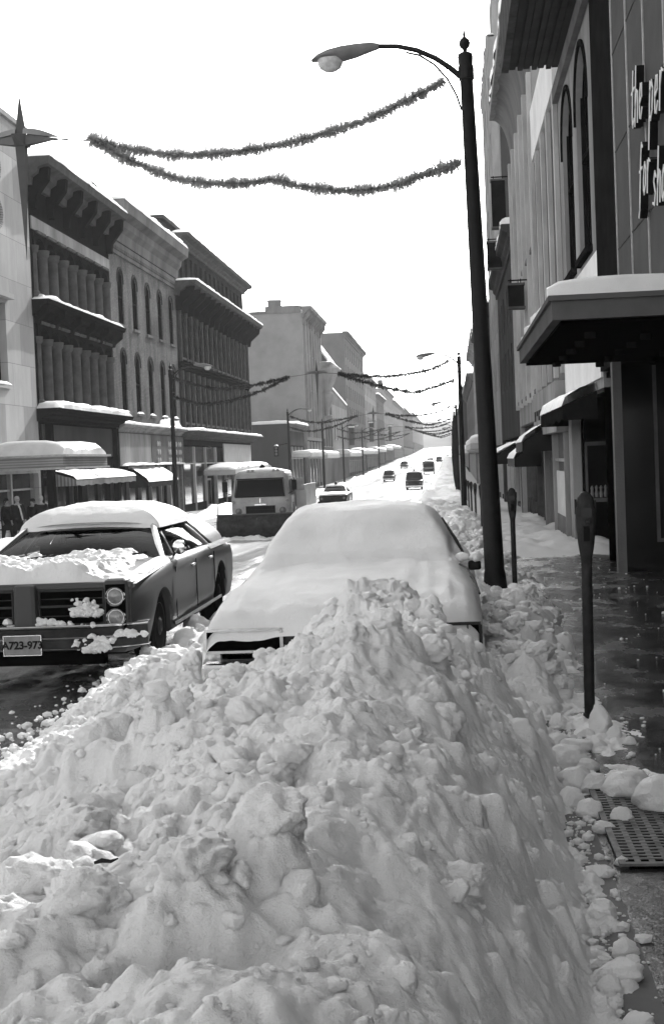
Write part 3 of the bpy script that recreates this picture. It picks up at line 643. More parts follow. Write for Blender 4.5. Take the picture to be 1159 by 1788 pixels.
def storefront(b, T, u0, u1, zb, zt, bays, fm='iron', pm='pane', bulk='stucco_dk', band=None, rec=.35, doors=(), lit=None):
    """piers, bulkhead, display panes and a sign band inside a wide ground floor opening"""
    n = -rec
    fr = MB(); w = .1; xs = [u0+(u1-u0)*i/bays for i in range(bays+1)]
    for i, x in enumerate(xs): fr.box(x-w*(i > 0), x+w*(i < bays), n-.1, n+.16, zb, zt, T)
    for i in range(bays): fr.box(xs[i]+w, xs[i+1]-w, n-.08, n+.1, zb+(zt-zb)*.74, zb+(zt-zb)*.74+.08, T)
    f = part(fr, 'storefront', fm, b)
    for i in range(bays):
        a, c = xs[i]+w, xs[i+1]-w
        if i in doors:
            dm = MB(); dm.box(a+.1, a+.2, n-.35, n-.28, zb, zb+2.3, T); dm.box(c-.2, c-.1, n-.35, n-.28, zb, zb+2.3, T); dm.box(a+.2, c-.2, n-.35, n-.28, zb+2.15, zb+2.3, T); dm.box(a+.2, c-.2, n-.35, n-.28, zb, zb+.4, T)
            d = part(dm, 'door', fm, f); part(MB().box(a+.2, c-.2, n-.33, n-.30, zb+.4, zb+2.15, T), 'pane', pm, d)
        else:
            part(MB().box(a, c, n-.07, n+.08, zb, zb+.7, T), 'bulkhead', bulk, f)
            part(MB().box(a, c, n-.03, n-.01, zb+.7, zb+(zt-zb)*.74, T), 'pane', pm, f)
        part(MB().box(a, c, n-.03, n-.01, zb+(zt-zb)*.74+.08, zt, T), 'transom', 'pane_mid', f)
    return f
def awning(b, T, u0, u1, z, drop, proj, m='awn', snow=.1, seed=3, name='awning', flat=False):
    nu = max(4, int((u1-u0)/.4)); rows = []; r2 = []
    for i in range(nu+1):
        u = u0+(u1-u0)*i/nu; sg = .03*math.sin(i*1.7)
        rows.append([T(u, .01, z), T(u, proj*.5, z-drop*.5-.03+sg), T(u, proj, z-drop), T(u, proj+.01, z-drop-.28+sg)])
        if snow:
            k = snow*(.6+.8*float(vn(np.array(i*.7), np.array(seed*1.3)))); r2.append([T(u, .01, z+.002), T(u, .04, z+k*.8), T(u, proj*.5, z-drop*.5+k+.02), T(u, proj*.93, z-drop*.93+k*.9), T(u, proj+.03, z-drop+.01)])
    mb = MB(); mb.grid(rows)
    for u in (u0, u1): mb.poly([T(u, .01, z), T(u, proj, z-drop), T(u, proj, z-drop-.28), T(u, .01, z-drop-.28)])
    a = part(mb, name, m, b)
    if snow: part(MB().grid(r2), 'snow', 'snow_smooth', a, smooth=True)
    return a
def canopy(b, T, u0, u1, z, th, proj, m='fascia', snow=.25, seed=2, n=0.0, name='marquee'):
    mb = MB().box(u0, u1, n+.01, n+proj, z, z+th, T); mb.box(u0+.15, u1-.15, n+.02, n+proj-.15, z-.06, z-.003, T)
    c = part(mb, name, m, b)
    if snow: s = MB(); snow_slab(s, T, u0+.03, u1-.03, n+.02, n+proj-.03, z+th+.003, snow, seed, .3); part(s, 'snow_cap', 'snow_smooth', c, smooth=True)
    return c
def wins(c0, dc, n, w, z0, z1, **k): return [hole(c0+dc*i-w/2, c0+dc*i+w/2, z0, z1, **k) for i in range(n)]

# ================================================================== LEFT SIDE
# pale stone building at the frame edge
GZ = zg(54)
hs = [hole(50.6, 54.2, 5.3, 8.6, style='grid', snow=True, rev=.35), hole(44, 48, 5.3, 8.6, style='grid', snow=True), hole(44, 48, 9.8, 13, style='grid'), hole(39.2, 57.6, GZ-.02, 1.75, style='open')]
b = building('smooth pale stone building at the left edge with a snow topped marquee', TL, 38, 57.9, 16.2, hs, 'white_stone', sm='white_stone')
storefront(b, TL, 39.2, 57.6, GZ-.1, 1.75, 6, 'galv', 'pane', 'white_stone', doors=(3,))
c = canopy(b, TL, 50.6, 57.2, 1.95, .38, 3.1, 'ribbed', .55, 4, name='marquee')
part(MB().box(50.45, 57.3, .01, 3.25, 2.335, 2.42, TL).box(50.5, 57.25, .02, 3.2, 1.87, 1.945, TL), 'trim', 'galv', c)
part(MB().box(50.2, 54.6, .003, .3, 8.75, 8.95, TL), 'lintel', 'white_stone', b)
sgl = MB()                                                        # upright round letters on the wall
for z_ in (13.8, 12.0):
    pts = [TL(53.2+.55*math.cos(t*.5236), .16, z_+.55*math.sin(t*.5236)) for t in range(12)]
    sgl.tube(pts+[pts[0]], .1, 6)
part(sgl, 'sign_ring', 'ribbed', b)
part(MB().box(37.9, 58.0, -.4, .12, 16.201, 16.4, TL), 'coping', 'white_stone', b)

# colonnaded iron front building
u0, u1 = 57.92, 71.75; GZ = zg(65)
hs = [hole(u0+.45, u1-.35, 4.75, 8.25, style='open', rev=.6), hole(u0+.45, u1-.35, 9.35, 12.1, style='open', rev=.6), hole(u0+.4, u1-.3, GZ-.1, 3.1, style='open')]
b = building('dark three storey iron front building with rows of columns and a deep bracketed cornice', TL, u0, u1, 14.6, hs, 'iron')
part(MB().box(u0+.2, u1-.1, .004, .06, 12.2, 12.75, TL), 'frieze', 'stucco_lt', b)
cornice(b, TL, u0+.05, u1-.05, 14.0, 15.15, 1.1, 'iron_mid', 6, .95, .28, seed=5, brm='iron')
cornice(b, TL, u0+.05, u1-.05, 8.45, 9.15, .75, 'iron', 6, .3, .2, seed=6, brm='iron')
cornice(b, TL, u0+.05, u1-.05, 3.95, 4.5, .95, 'iron', 0, .3, .35, seed=7)
for z0, z1, cap in ((4.62, 8.2, .1), (9.3, 12.1, .1)):
    nb = 8
    for i in range(nb+1):
        uu = u0+.55+(u1-u0-1.0)*i/nb
        q = MB(); rad = .24
        q.lathe([(.32, z0), (.32, z0+.22), (rad, z0+.3), (rad*.96, z1-.9), (.30, z1-.82), (.34, z1-.62), (.34, z1-.58)], (0, 0, 0), 12)
        q.v = [(x+XL-.12, y+uu, z) for x, y, z in q.v]; cl = part(q, 'column', 'iron_mid', b, smooth=True)
        if i < nb:                                                # arch between columns
            ar = MB(); w = (u1-u0-1.0)/nb/2; m_ = uu+w; k = 8
            for j in range(k):
                t0, t1 = math.pi*j/k, math.pi*(j+1)/k
                p0 = (m_-w*.8*math.cos(t0), z1-.6+.42*math.sin(t0)); p1 = (m_-w*.8*math.cos(t1), z1-.6+.42*math.sin(t1))
                ar.prism([TL(p0[0], -.3, p0[1]), TL(p1[0], -.3, p1[1]), TL(p1[0], -.3, z1+.06), TL(p0[0], -.3, z1+.06)], (.36, 0, 0))
            ar.prism([TL(uu-w*.2, -.3, z1-.6), TL(uu+w*.2, -.3, z1-.6), TL(uu+w*.2, -.3, z1+.06), TL(uu-w*.2, -.3, z1+.06)], (.37, 0, 0))
            part(ar, 'arch', 'iron', b)
            part(MB().box(m_-w*.8, m_+w*.8, .0, .16, z1-.02, z1+.1, TL), 'drip_mould', 'iron_mid', b)
            h = hole(uu+.22, uu+2*w-.22, z0+.2, z1-.1, style='sash', rev=.0, sill=False, blind=random.choice([0, 0, .3])); window(b, TL, h, -.52, 'iron_mid', 'pane')
    s = MB(); rs_ = random.Random(4)
    for i in range(0, nb+1, 2): snow_slab(s, TL, u0+.3+(u1-u0-1.0)*i/nb, u0+.75+(u1-u0-1.0)*i/nb, .05, .35, (z0-.08), .22, i, .2)
    part(s, 'snow_tufts', 'snow_smooth', b, smooth=True)
storefront(b, TL, u0+.4, u1-.3, GZ-.05, 2.4, 5, 'iron_mid', 'pane', 'iron', doors=(2,))
part(MB().box(u0+.42, u1-.32, -.2, .05, 2.42, 3.85, TL), 'sign_band', 'stucco_dk', b)
awning(b, TL, u0+1.2, u1-1.2, 1.75, .35, 1.2, 'awn', .12, 9)
for px_ in (1.0, 12.9): part(MB().box(u0+px_-.22, u0+px_+.22, .02, .3, GZ, 3.9, TL), 'pier', 'iron', b)
def chimney(b, x, y, z0, w, d, h, m='stucco_dk'):
    c = MB().box(x-w/2, x+w/2, y-d/2, y+d/2, z0, z0+h); c.box(x-w/2-.06, x+w/2+.06, y-d/2-.06, y+d/2+.06, z0+h+.001, z0+h+.12); c = part(c, 'chimney', m, b)
    s = MB(); snow_slab(s, lambda u, n, z: (x+n, y+u, z), -d/2, d/2, -w/2, w/2, z0+h+.13, .22, 5, .2); part(s, 'snow_cap', 'snow_smooth', c, smooth=True)
chimney(b, -18.2, 70.6, 14.7, .8, .7, 1.7)

# painted brick building
u0, u1 = 71.8, 89.4; GZ = zg(80)
hs = wins(74.1, 3.4, 5, 1.25, 9.6, 12.6, arch=.5, snow=False, rev=.1)+wins(74.1, 3.4, 5, 1.25, 4.85, 8.25, arch=.5, snow=True, rev=.1)+[hole(u0+.4, u1-.3, GZ-.1, 1.9, style='open')]
b = building('mid grey painted brick building with two rows of five narrow arched windows', TL, u0, u1, 15.0, hs, 'brick', hood='stucco_dk', fm='iron', sm='stucco')
cornice(b, TL, u0+.05, u1-.05, 14.0, 15.9, 1.0, 'stucco', 0, .8, .3, seed=8)
part(MB().box(u0+.03, u1-.05, .003, .1, 13.3, 13.5, TL).box(u0+.03, u1-.05, .003, .14, 13.7, 13.95, TL), 'string_course', 'stucco', b)
q = MB()
for i in range(40): q.box(u0+.2+i*.43, u0+.42+i*.43, .003, .16, 13.52, 13.68, TL)
part(q, 'dentils', 'stucco', b)
cornice(b, TL, u0+.05, u1-.05, 3.75, 4.15, .5, 'stucco_lt', 0, .8, .16, seed=9)
part(MB().box(u0+.1, 79.6, .004, .12, 1.95, 3.7, TL), 'sign_board', 'stucco_lt', b)
sb = part(MB().box(79.7, u1-.1, .004, .14, 1.95, 3.7, TL), 'sign_board', 'stucco', b)
for c0 in (81.2, 84.4, 86.2, 87.6):
    for i in range(2):
        for j in range(3): part(MB().lathe([(.001, .0), (.16, .02), (.16, .06), (.001, .1)], (XL+.14, c0+i*.55, 2.2+j*.5), 8, axis='x'), 'sign_lamp', 'cream', sb)
q = MB(); snow_slab(q, TL, 80, u1-.2, .0, .3, 1.93, .12, 3, .4); q2 = MB(); snow_slab(q2, TL, 72.2, 80, .0, .4, 1.93, .14, 6, .4)
part(q, 'snow', 'snow_smooth', b, smooth=True); part(q2, 'snow', 'snow_smooth', b, smooth=True)
q = MB(); snow_slab(q, TL, 82, u1-.1, .01, .16, 4.18, .5, 13, .4); part(q, 'snow', 'snow_smooth', b, smooth=True)
awning(b, TL, 74, 82.2, 1.75, .75, 1.1, 'cloth', .16, 11)
storefront(b, TL, u0+.4, u1-.3, GZ-.05, 1.85, 6, 'stucco_lt', 'pane', 'stucco', doors=(4,))

# dark ornate block
u0, u1 = 89.45, 120.7; GZ = zg(105)
hs = wins(91.2, 2.02, 15, 1.15, 9.0, 11.9, arch=.4)+wins(91.2, 2.02, 15, 1.25, 4.7, 7.9, arch=.4, blind=.25)+[hole(u0+.4, u1-.4, GZ-.1, 3.2, style='open')]
b = building('dark ornate corner block with an overhanging snowy cornice and a set back top storey', TL, u0, u1, 12.9, hs, 'brick_dark', depth=16, fm='iron_mid', pm='pane_mid', sm='iron_mid')
cornice(b, TL, u0-.1, u1+.1, 12.9, 13.85, 1.5, 'iron_mid', 16, .9, .24, seed=10, brm='iron')
cornice(b, TL, u0+.05, u1-.05, 8.15, 8.65, .45, 'iron', 0, .4, .0, seed=11)
for i in range(16):
    uu = 90.2+2.02*i
    part(MB().box(uu-.13, uu+.13, .003, .2, 4.3, 8.1, TL).box(uu-.11, uu+.11, .003, .16, 8.7, 12.2, TL), 'pilaster', 'iron_mid', b)
cornice(b, TL, u0+.05, u1+.5, 3.55, 4.1, 1.1, 'iron_mid', 0, .4, .2, seed=12)
top = MB(); T2 = lambda u, n, z: TL(u, n-.25, z)
hs2 = wins(93, 1.95, 15, 1.0, 14.3, 16.3); facade(top, T2, 91.6, 121.2, 12.9, 17.0, hs2); shell(top, T2, 91.6, 121.2, 12.9, 17.0, 13); tp = part(top, 'top_storey', 'brick_dark', b)
for h in hs2: window(b, T2, h, 0, 'iron_mid', 'pane_mid')
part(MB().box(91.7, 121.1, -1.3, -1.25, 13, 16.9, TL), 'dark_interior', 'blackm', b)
cornice(b, T2, 91.6, 121.3, 16.7, 17.35, .9, 'iron_mid', 0, .4, .22, seed=13)
part(MB().box(90.4, 119.5, -14, -1.0, 17.0, 18.1, TL).box(90.1, 119.8, -14.3, -.7, 18.105, 18.35, TL), 'attic', 'stucco_dk', b)
q = MB(); snow_slab(q, TL, 90.1, 119.8, -14.3, -.72, 18.36, .22, 8, 1.0); part(q, 'snow_cap', 'snow_smooth', b, smooth=True)
q = MB().box(88.9, 89.4, -14, -1.0, 15.1, 17.2, TL).box(89.0, 92, -14, -2.2, 17.2, 17.5, TL); part(q, 'party_wall', 'stucco_dk', b)
q = MB(); snow_slab(q, TL, 88.9, 89.5, -14, -1.0, 17.22, .2, 8, .3); part(q, 'snow_cap', 'snow_smooth', b, smooth=True)
storefront(b, TL, u0+.4, u1-.4, GZ-.05, 3.1, 7, 'cream', 'pane', 'iron', doors=(2, 5), rec=.2)
part(MB().box(105.5, 119.8, .05, .14, 1.75, 3.4, TL), 'sign_board', 'cream', b)
canopy(b, TL, 97, 117, 1.1, .3, 2.3, 'cream', .4, 14)

# low shop beyond the side street
GZ = zg(158)
b = building('low dark single storey shop with a snowy roof beside the tall grey side wall', TL, 151, 166, 6.0, [hole(151.6, 165.5, GZ-.2, 3.6, style='open')], 'stucco_dk', depth=11, name='shop')
storefront(b, TL, 151.6, 165.5, GZ-.1, 3.5, 4, 'cream', 'pane', 'iron')
cornice(b, TL, 151, 166, 5.2, 6.0, .6, 'stucco', 0, .4, .3, seed=15); canopy(b, TL, 152, 165, 2.3, .35, 2.2, 'cream', .4, 14)
q = MB(); snow_slab(q, lambda u, n, z: (XL+u, 151+n, z), -11, .2, -.1, .5, 6.02, .35, 4, .4); part(q, 'snow_cap', 'snow_smooth', b, smooth=True)
# tall grey building with blank side wall
GZ = zg(180)
hs = wins(172.2, 3.3, 6, 1.4, 15.2, 18.2)+wins(172.2, 3.3, 6, 1.4, 10.8, 13.8)+wins(172.2, 3.3, 6, 1.4, 6.4, 9.4)+[hole(170, 189.5, GZ-.2, 4.4, style='open')]
b = building('tall grey building with a blank rendered side wall and snow dusted parapet', TL, 169, 190, 20.0, hs, 'far_mid_haze', depth=18)
cornice(b, TL, 169, 190, 19.4, 20.7, 1.2, 'stucco', 10, .8, .25, seed=16)
for i in range(7): part(MB().box(170.3+3.3*i-.2, 170.3+3.3*i+.2, .003, .3, 4.8, 19.3, TL), 'pilaster', 'stucco_lt', b)
part(MB().box(168.9, 169.5, -18, -4.5, 20.0, 20.35, TL).box(168.9, 169.6, -4.5, -.1, 20.0, 20.9, TL), 'parapet', 'stucco', b)
chimney(b, XL-3.4, 169.6, 20.9, 1.6, .8, .6, 'stucco'); storefront(b, TL, 170, 189.5, GZ-.1, 4.3, 5, 'cream', 'pane', 'stucco_dk'); canopy(b, TL, 170, 189, 2.1, .4, 2.4, 'cream', .5, 17)
# mansard building with ornate corner bracket
GZ = zg(198)
b = building('ornate building with a snowy mansard roof and scrolled corner bracket', TL, 190.1, 207, 14.5, wins(192.5, 4, 4, 1.8, 8.5, 12, arch=.6)+wins(192.5, 4, 4, 1.8, 3.8, 7, arch=.6), 'far_dk_haze', depth=15)
q = MB().prism([TL(190.1, 1.1, 15.3), TL(190.1, -14, 15.3), TL(190.1, -13, 19.2), TL(190.1, -1.6, 19.2)], (0, 16.9, 0)); part(q, 'mansard_roof', 'stucco_dk', b)
q = MB().prism([TL(191, .85, 15.7), TL(206.5, .85, 15.7), TL(206, -1.35, 18.9), TL(191.5, -1.35, 18.9)], (.2, 0, .12)); part(q, 'roof_snow', 'snow_smooth', b)
cornice(b, TL, 190.1, 207, 14.5, 15.3, 1.6, 'stucco_lt', 6, 1.3, .2, seed=19)
q = MB(); q.lathe([(.3, 8), (.5, 9), (.9, 10), (1.0, 11), (.7, 11.3), (1.2, 12.4), (1.7, 13.6), (1.8, 14.5), (1.2, 15.0)], (XL+.6, 191.6, 0), 10); part(q, 'corner_bracket', 'stucco_lt', b, smooth=True)
# smaller shop with lean roof
b = building('two storey pale rendered shop with a sloping snowy parapet', TL, 207.1, 237, 10.2, wins(211, 5, 6, 1.8, 5, 8), 'far_mid_haze', depth=15)
q = MB().prism([TL(207.1, 0, 10.2), TL(237, 0, 10.2), TL(237, 0, 11.0), TL(207.1, 0, 12.6)], (-.5, 0, 0)); part(q, 'parapet', 'stucco', b)
q = MB().prism([TL(207.1, .1, 12.62), TL(237, .1, 11.02), TL(237, .1, 11.3), TL(207.1, .1, 12.95)], (-.8, 0, 0)); part(q, 'snow_cap', 'snow_smooth', b)
canopy(b, TL, 208, 236, 2.3, .4, 2.4, 'cream', .5, 18)
def far_block(lab, T, u0, u1, z1, m, rows, cols, depth=16, ww=1.6, cz=.8, can=None, zb0=4.5, proj=.8):
    fl = (z1-cz-zb0-.5)/max(rows, 1); hs = []
    for r__ in range(rows): hs += wins(u0+(u1-u0)/cols/2, (u1-u0)/cols, cols, ww, zb0+fl*r__+.2*fl, zb0+fl*r__+.85*fl, sill=False)
    gz = zg((u0+u1)/2); hs.append(hole(u0+.6, u1-.6, gz-.3, gz+3.6, style='open'))
    b = building(lab, T, u0, u1, z1, hs, m, depth=depth)
    storefront(b, T, u0+.6, u1-.6, gz-.3, gz+3.5, max(3, int((u1-u0)/5)), 'cream', 'pane', 'stucco_dk')
    cornice(b, T, u0, u1, z1-cz, z1+.1, proj, m, 0, .5, .3, seed=int(u0))
    if can: canopy(b, T, u0+1, u1-1, gz+3.7, .4, can, 'cream', .5, int(u0))
    return b
far_block('tall plain grey block rising above its neighbours down the left side', TL, 237.1, 289, 23.6, 'far_dk_haze', 5, 10, 22, can=2.4)
far_block('hazy four storey building just past the tall plain block', TL, 289.1, 334, 19.3, 'far_mid_haze', 4, 8, 18, can=2.2)
far_block('far hazy building with a stepped parapet on the left side', TL, 334.1, 372, 17.2, 'far_dk_haze', 3, 6, can=2.2)
b = far_block('far faint building with a small chimney on the left roofline', TL, 372.1, 430, 20.5, 'far_mid_haze', 4, 8, can=2.2); chimney(b, XL-.8, 374, 20.6, 1.4, 1.2, 2.0)
far_block('very far pale building on the left, fourth past the tall block', TL, 430.1, 520, 19.5, 'far_mid_haze', 3, 10)
far_block('very far pale building on the left, fifth past the tall block', TL, 520.1, 650, 20.5, 'far_dk_haze', 3, 10)
far_block('most distant row building on the left, lost in the haze', TL, 650.1, 900, 22.5, 'far_mid_haze', 3, 12)

# ================================================================== RIGHT SIDE
# shoe store faced with metal mesh panels
b = thing('shoe_store', 'store faced in dark metal mesh panels with white script letters and a snowy marquee', 'store', (XR, 24, zg(24)))
mb = MB(); mb.box(XR, 15, -3, 23.98, 3.3, 15.5); mb.box(6.8, 15, -3, 24, -1, 3.29); part(mb, 'wall', 'pier', b)
u = 23.9; zrow = [3.54, 5.17, 6.8, 8.43, 10.06, 11.69, 13.32, 14.95]; k = 0
while u > 2:
    w = 1.83
    for z0, z1 in zip(zrow, zrow[1:]): part(MB().box(u-w+.012, u-.012, .004, .05, z0+.012, z1-.012, TR), 'mesh_panel', 'mesh', b)
    part(MB().box(u-.012, u+.012, .004, .075, 3.54, 15.4, TR), 'seam', 'galv', b); u -= w
for z0 in zrow: part(MB().box(2.0, 23.88, .052, .062, z0-.012, z0+.012, TR), 'seam', 'iron_mid', b)
part(MB().box(24.0, 27.2, -11, .06, 3.3, 16.5, TR), 'pier', 'pier', b)
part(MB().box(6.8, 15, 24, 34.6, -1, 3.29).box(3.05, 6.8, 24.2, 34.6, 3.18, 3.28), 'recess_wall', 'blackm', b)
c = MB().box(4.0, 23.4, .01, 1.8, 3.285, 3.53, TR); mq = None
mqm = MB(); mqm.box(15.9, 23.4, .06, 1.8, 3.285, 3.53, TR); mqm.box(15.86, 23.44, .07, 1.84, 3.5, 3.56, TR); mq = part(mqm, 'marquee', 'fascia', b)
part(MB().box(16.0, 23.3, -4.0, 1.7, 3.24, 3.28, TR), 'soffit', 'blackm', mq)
s = MB(); snow_slab(s, TR, 15.95, 23.38, .06, 1.78, 3.565, .22, 31, .15); part(s, 'snow_cap', 'snow_smooth', mq, smooth=True)
for i in range(5):
    for j in range(3):
        x_, y_ = 1.75+j*.75, 17.2+i*1.35+(j % 2)*.6
        lm = MB().lathe([(.06, 3.16), (.07, 3.17), (.07, 3.238)], (x_, y_, 0), 12); part(lm, 'soffit_lamp', 'iron', mq, smooth=True)
# recessed dark entrance under the marquee
gz = zg(24)
rec = MB(); rec.box(2.94, 6.78, 24.02, 24.12, gz-.2, 3.23); part(rec, 'display_window', 'pane', b)
fr = MB(); fr.box(2.78, 2.93, 23.9, 24.15, gz-.2, 3.28); part(fr, 'column', 'stucco', b)
fr = MB(); fr.box(3.46, 3.52, 23.97, 24.015, gz+.5, 3.2); fr.box(3.52, 6.7, 23.97, 24.015, gz+.5, gz+.56); fr.box(4.9, 4.95, 23.97, 24.015, gz+.56, 3.2); part(fr, 'frame', 'iron_mid', b)
part(MB().box(6.7, 6.79, -3, 24, -.2, 3.28), 'display_window', 'pane', b)
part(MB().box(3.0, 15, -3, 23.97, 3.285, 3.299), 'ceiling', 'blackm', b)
# script letters
GL_ = {'t': [[(.10, .78), (.10, .12), (.17, .0), (.26, .08)], [(0, .5), (.24, .52)]], 'h': [[(.0, .80), (.0, .0)], [(.0, .25), (.10, .45), (.2, .4), (.22, .0)]],
 'e': [[(.02, .22), (.2, .28), (.18, .44), (.08, .46), (.01, .25), (.06, .03), (.16, 0), (.24, .1)]], 'p': [[(.0, .5), (.0, -.35)], [(.0, .38), (.12, .48), (.22, .36), (.2, .1), (.1, 0), (.0, .08)]],
 'r': [[(.0, .46), (.02, .0)], [(.02, .3), (.1, .46), (.2, .42)]], 'n': [[(.0, .46), (.0, .0)], [(.0, .25), (.1, .46), (.19, .4), (.2, .0)]], 'f': [[(.2, .74), (.12, .8), (.07, .65), (.05, -.2), (.0, -.3)], [(-.02, .4), (.2, .42)]],
 'o': [[(.1, .46), (.01, .3), (.02, .08), (.1, 0), (.2, .12), (.2, .34), (.1, .46)]], 's': [[(.2, .4), (.1, .48), (.03, .36), (.18, .16), (.12, .01), (.0, .05)]], 'w': [[(.0, .46), (.06, .0), (.14, .4), (.2, .0), (.28, .46)]]}
def word(txt, u, z, sc=1.0, slope=-.03, adv=.40):
    for ch in txt:
        bd, fc = MB(), MB()
        for st in GL_[ch]:
            P_ = [(u-(x+y_*.28)*sc*1.25, z+y_*sc) for x, y_ in st]
            for (a0, b0), (a1, b1) in zip(P_, P_[1:]):
                L_ = math.hypot(a1-a0, b1-b0) or 1e-6; nx, nz = -(b1-b0)/L_*.015, (a1-a0)/L_*.015; ex, ez = (a1-a0)/L_*.02, (b1-b0)/L_*.02
                q = [(a0-ex+nx, b0-ez+nz), (a1+ex+nx, b1+ez+nz), (a1+ex-nx, b1+ez-nz), (a0-ex-nx, b0-ez-nz)]
                bd.prism([TR(x, .085, y_) for x, y_ in q], (-.11, 0, 0)); fc.prism([TR(x, .197, y_) for x, y_ in q], (-.012, 0, 0))
        l = part(bd, 'sign_letter', 'black', b); part(fc, 'letter_face', 'letter', l)
        u -= adv*sc*1.1; z += slope
word('the', 20.75, 6.45, .95); word('per', 18.95, 6.15, .95, adv=.42); word('for', 20.1, 5.35, .85); word('shoes', 18.85, 5.0, .85)

# arched window building with overhanging boarded cornice
u0, u1 = 27.22, 35.6; gz = zg(31)
hs = [hole(28.5, 31.0, 5.95, 10.25, arch=1.1, style='sash', rev=.14), hole(32.0, 34.6, 5.95, 10.25, arch=1.1, style='sash', rev=.14), hole(u0+.0, u1-.9, gz-.8, 3.0, style='open')]
b = building('grey stone building with two tall arched windows under a huge boarded overhang', TR, u0, u1, 11.25, hs, 'stucco_lt', hood='iron', fm='iron', sm='iron')
part(MB().box(u0+.02, u1-.05, .003, .05, 3.2, 5.66, TR), 'sign_band', 'panel_cream_sunlit', b)
mb = MB().box(u0-.2, 34.6, -1, 1.25, 11.26, 11.34, TR)
for i in range(7): mb.box(u0-.2, 34.6, .05+i*.172, .05+i*.172+(.12 if i % 2 else .15), 11.19-(i % 2)*.03, 11.259, TR)
c = part(mb, 'overhang', 'soffit', b); part(MB().box(u0-.3, 34.7, 1.25, 1.42, 11.15, 12.5, TR).box(u0-.2, 34.6, -1, 1.25, 11.341, 12.45, TR), 'fascia', 'iron_mid', c)
part(MB().box(u0+.05, u1, .003, .14, 10.55, 10.9, TR), 'string_course', 'stucco', b)
s = MB(); snow_slab(s, TR, u0-.25, 34.7, -.4, 1.40, 12.51, .25, 41, .3); part(s, 'snow_cap', 'snow_smooth', c, smooth=True)
fl = MB(); fl.lathe([(.06, -.16), (.10, -.1), (.13, .06), (.15, .12)], (XR-.5, 29.6, 5.25), 12, axis='y'); fl.box(XR-.55, XR-.45, 29.55, 29.65, 4.7, 5.15); fl.box(XR-.5, XR-.04, 29.57, 29.63, 4.72, 4.78)
part(fl, 'floodlight', 'black', b, smooth=True)
awning(b, TR, 28.4, 35.4, 3.0, .3, .7, 'iron', .22, 42)
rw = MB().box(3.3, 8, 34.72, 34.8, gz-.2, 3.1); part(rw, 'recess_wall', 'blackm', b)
dw = MB().box(3.3, 3.36, 34.66, 34.715, .5, 2.0).box(3.36, 4.5, 34.66, 34.715, 1.9, 2.0).box(3.36, 4.5, 34.66, 34.715, .5, .6); d = part(dw, 'display_window', 'iron_mid', b)
part(MB().box(3.36, 4.5, 34.70, 34.712, .6, 1.9), 'pane', 'pane', d)
gd = MB(); rs_ = random.Random(3)
for i in range(9): x_ = 3.45+.11*i; gd.lathe([(.04, .6), (.05, .7), (.03, .78), (.045, .84), (.01, .9)], (x_, 34.67, rs_.uniform(0, .04)), 8)
part(gd, 'goods', 'stucco', d)

# building with a pale panel, sunlit brightness put into its colour, above plain pilasters
u0, u1 = 35.65, 45.2; gz = zg(40)
hs = [hole(36.5+2.4*i, 37.9+2.4*i, 4.2, 10.4, style='grid', rev=.25, sill=False) for i in range(4)]+[hole(35.8, 45.0, gz-.1, 3.6, style='open')]
b = building('narrow grey building with tall window strips below a cream parapet panel coloured sunlit bright', TR, u0, u1, 11.0, hs, 'stucco', fm='stucco_dk', pm='pane')
part(MB().box(35.9, u1-.3, -.3, .10, 11.05, 12.65, TR), 'parapet_panel', 'panel_cream_sunlit', b)
for i in range(5): part(MB().box(35.75+2.35*i, 36.1+2.35*i, .003, .12, 3.8, 10.95, TR), 'pilaster', 'trim_highlight', b)  # bright edge highlights are put into the pilaster colour
part(MB().box(35.7, 45.1, .003, .3, 2.3, 3.6, TR), 'sign_band', 'stucco_lt', b)
dt = MB()
for i in range(9): dt.box(36.6+i*.9, 37.1+i*.9, .301, .33, 2.75+(i % 2)*.15, 3.05, TR)
part(dt, 'sign_lettering', 'black', b)
storefront(b, TR, 35.9, 40, gz-.05, 2.28, 1, 'stucco_lt', 'pane', 'stucco', rec=.05)
part(MB().box(36.1, 39.8, -.02, .02, gz+.5, 1.25, TR), 'boarded_panel', 'cream', b)
storefront(b, TR, 40.05, 45, gz-.05, 2.28, 2, 'stucco', 'pane', 'stucco', doors=(1,), rec=.3)
awning(b, TR, 41, 45, 2.6, .5, .9, 'black', .15, 43)
# coved cornice building
u0, u1 = 45.25, 60; gz = zg(52)
hs = [hole(46+2.8*i, 47.3+2.8*i, 8.6, 12.6, style='sash', arch=.4) for i in range(5)]+[hole(46+2.8*i, 47.3+2.8*i, 3.9, 7.6, style='sash', arch=.4) for i in range(5)]+[hole(45.5, 59.7, gz-.1, 2.9, style='open')]
b = building('pale building with a scalloped coved cornice topped with snow, beyond the near rooftops', TR, u0, u1, 14.1, hs, 'stucco_lt', fm='iron_mid', sm='stucco')
cv = MB(); rows = []
for i in range(61):
    u = u0+(u1-u0)*i/60; sc = .12*abs(math.sin(i/60*math.pi*7)); rows.append([TR(u, .01+(.72-sc)*(1-math.cos(t))+.0, 14.1+(1.9)*math.sin(t)) for t in [k*math.pi/16 for k in range(9)]])
cv.grid(rows); part(cv, 'coved_cornice', 'stucco', b, smooth=True)
part(MB().box(u0-.05, u1+.1, -.6, .85, 16.02, 16.4, TR).box(u0, u1, -.5, .01, 14.1, 16.0, TR), 'cornice', 'stucco_lt', b)
s = MB(); snow_slab(s, TR, u0, u1, -.6, .85, 16.41, .5, 44, .3); part(s, 'snow_cap', 'snow_smooth', b, smooth=True)
for i in range(6): part(MB().box(45.3+2.8*i, 45.65+2.8*i, .003, .16, 3.6, 14.0, TR), 'pilaster', 'trim_highlight', b)
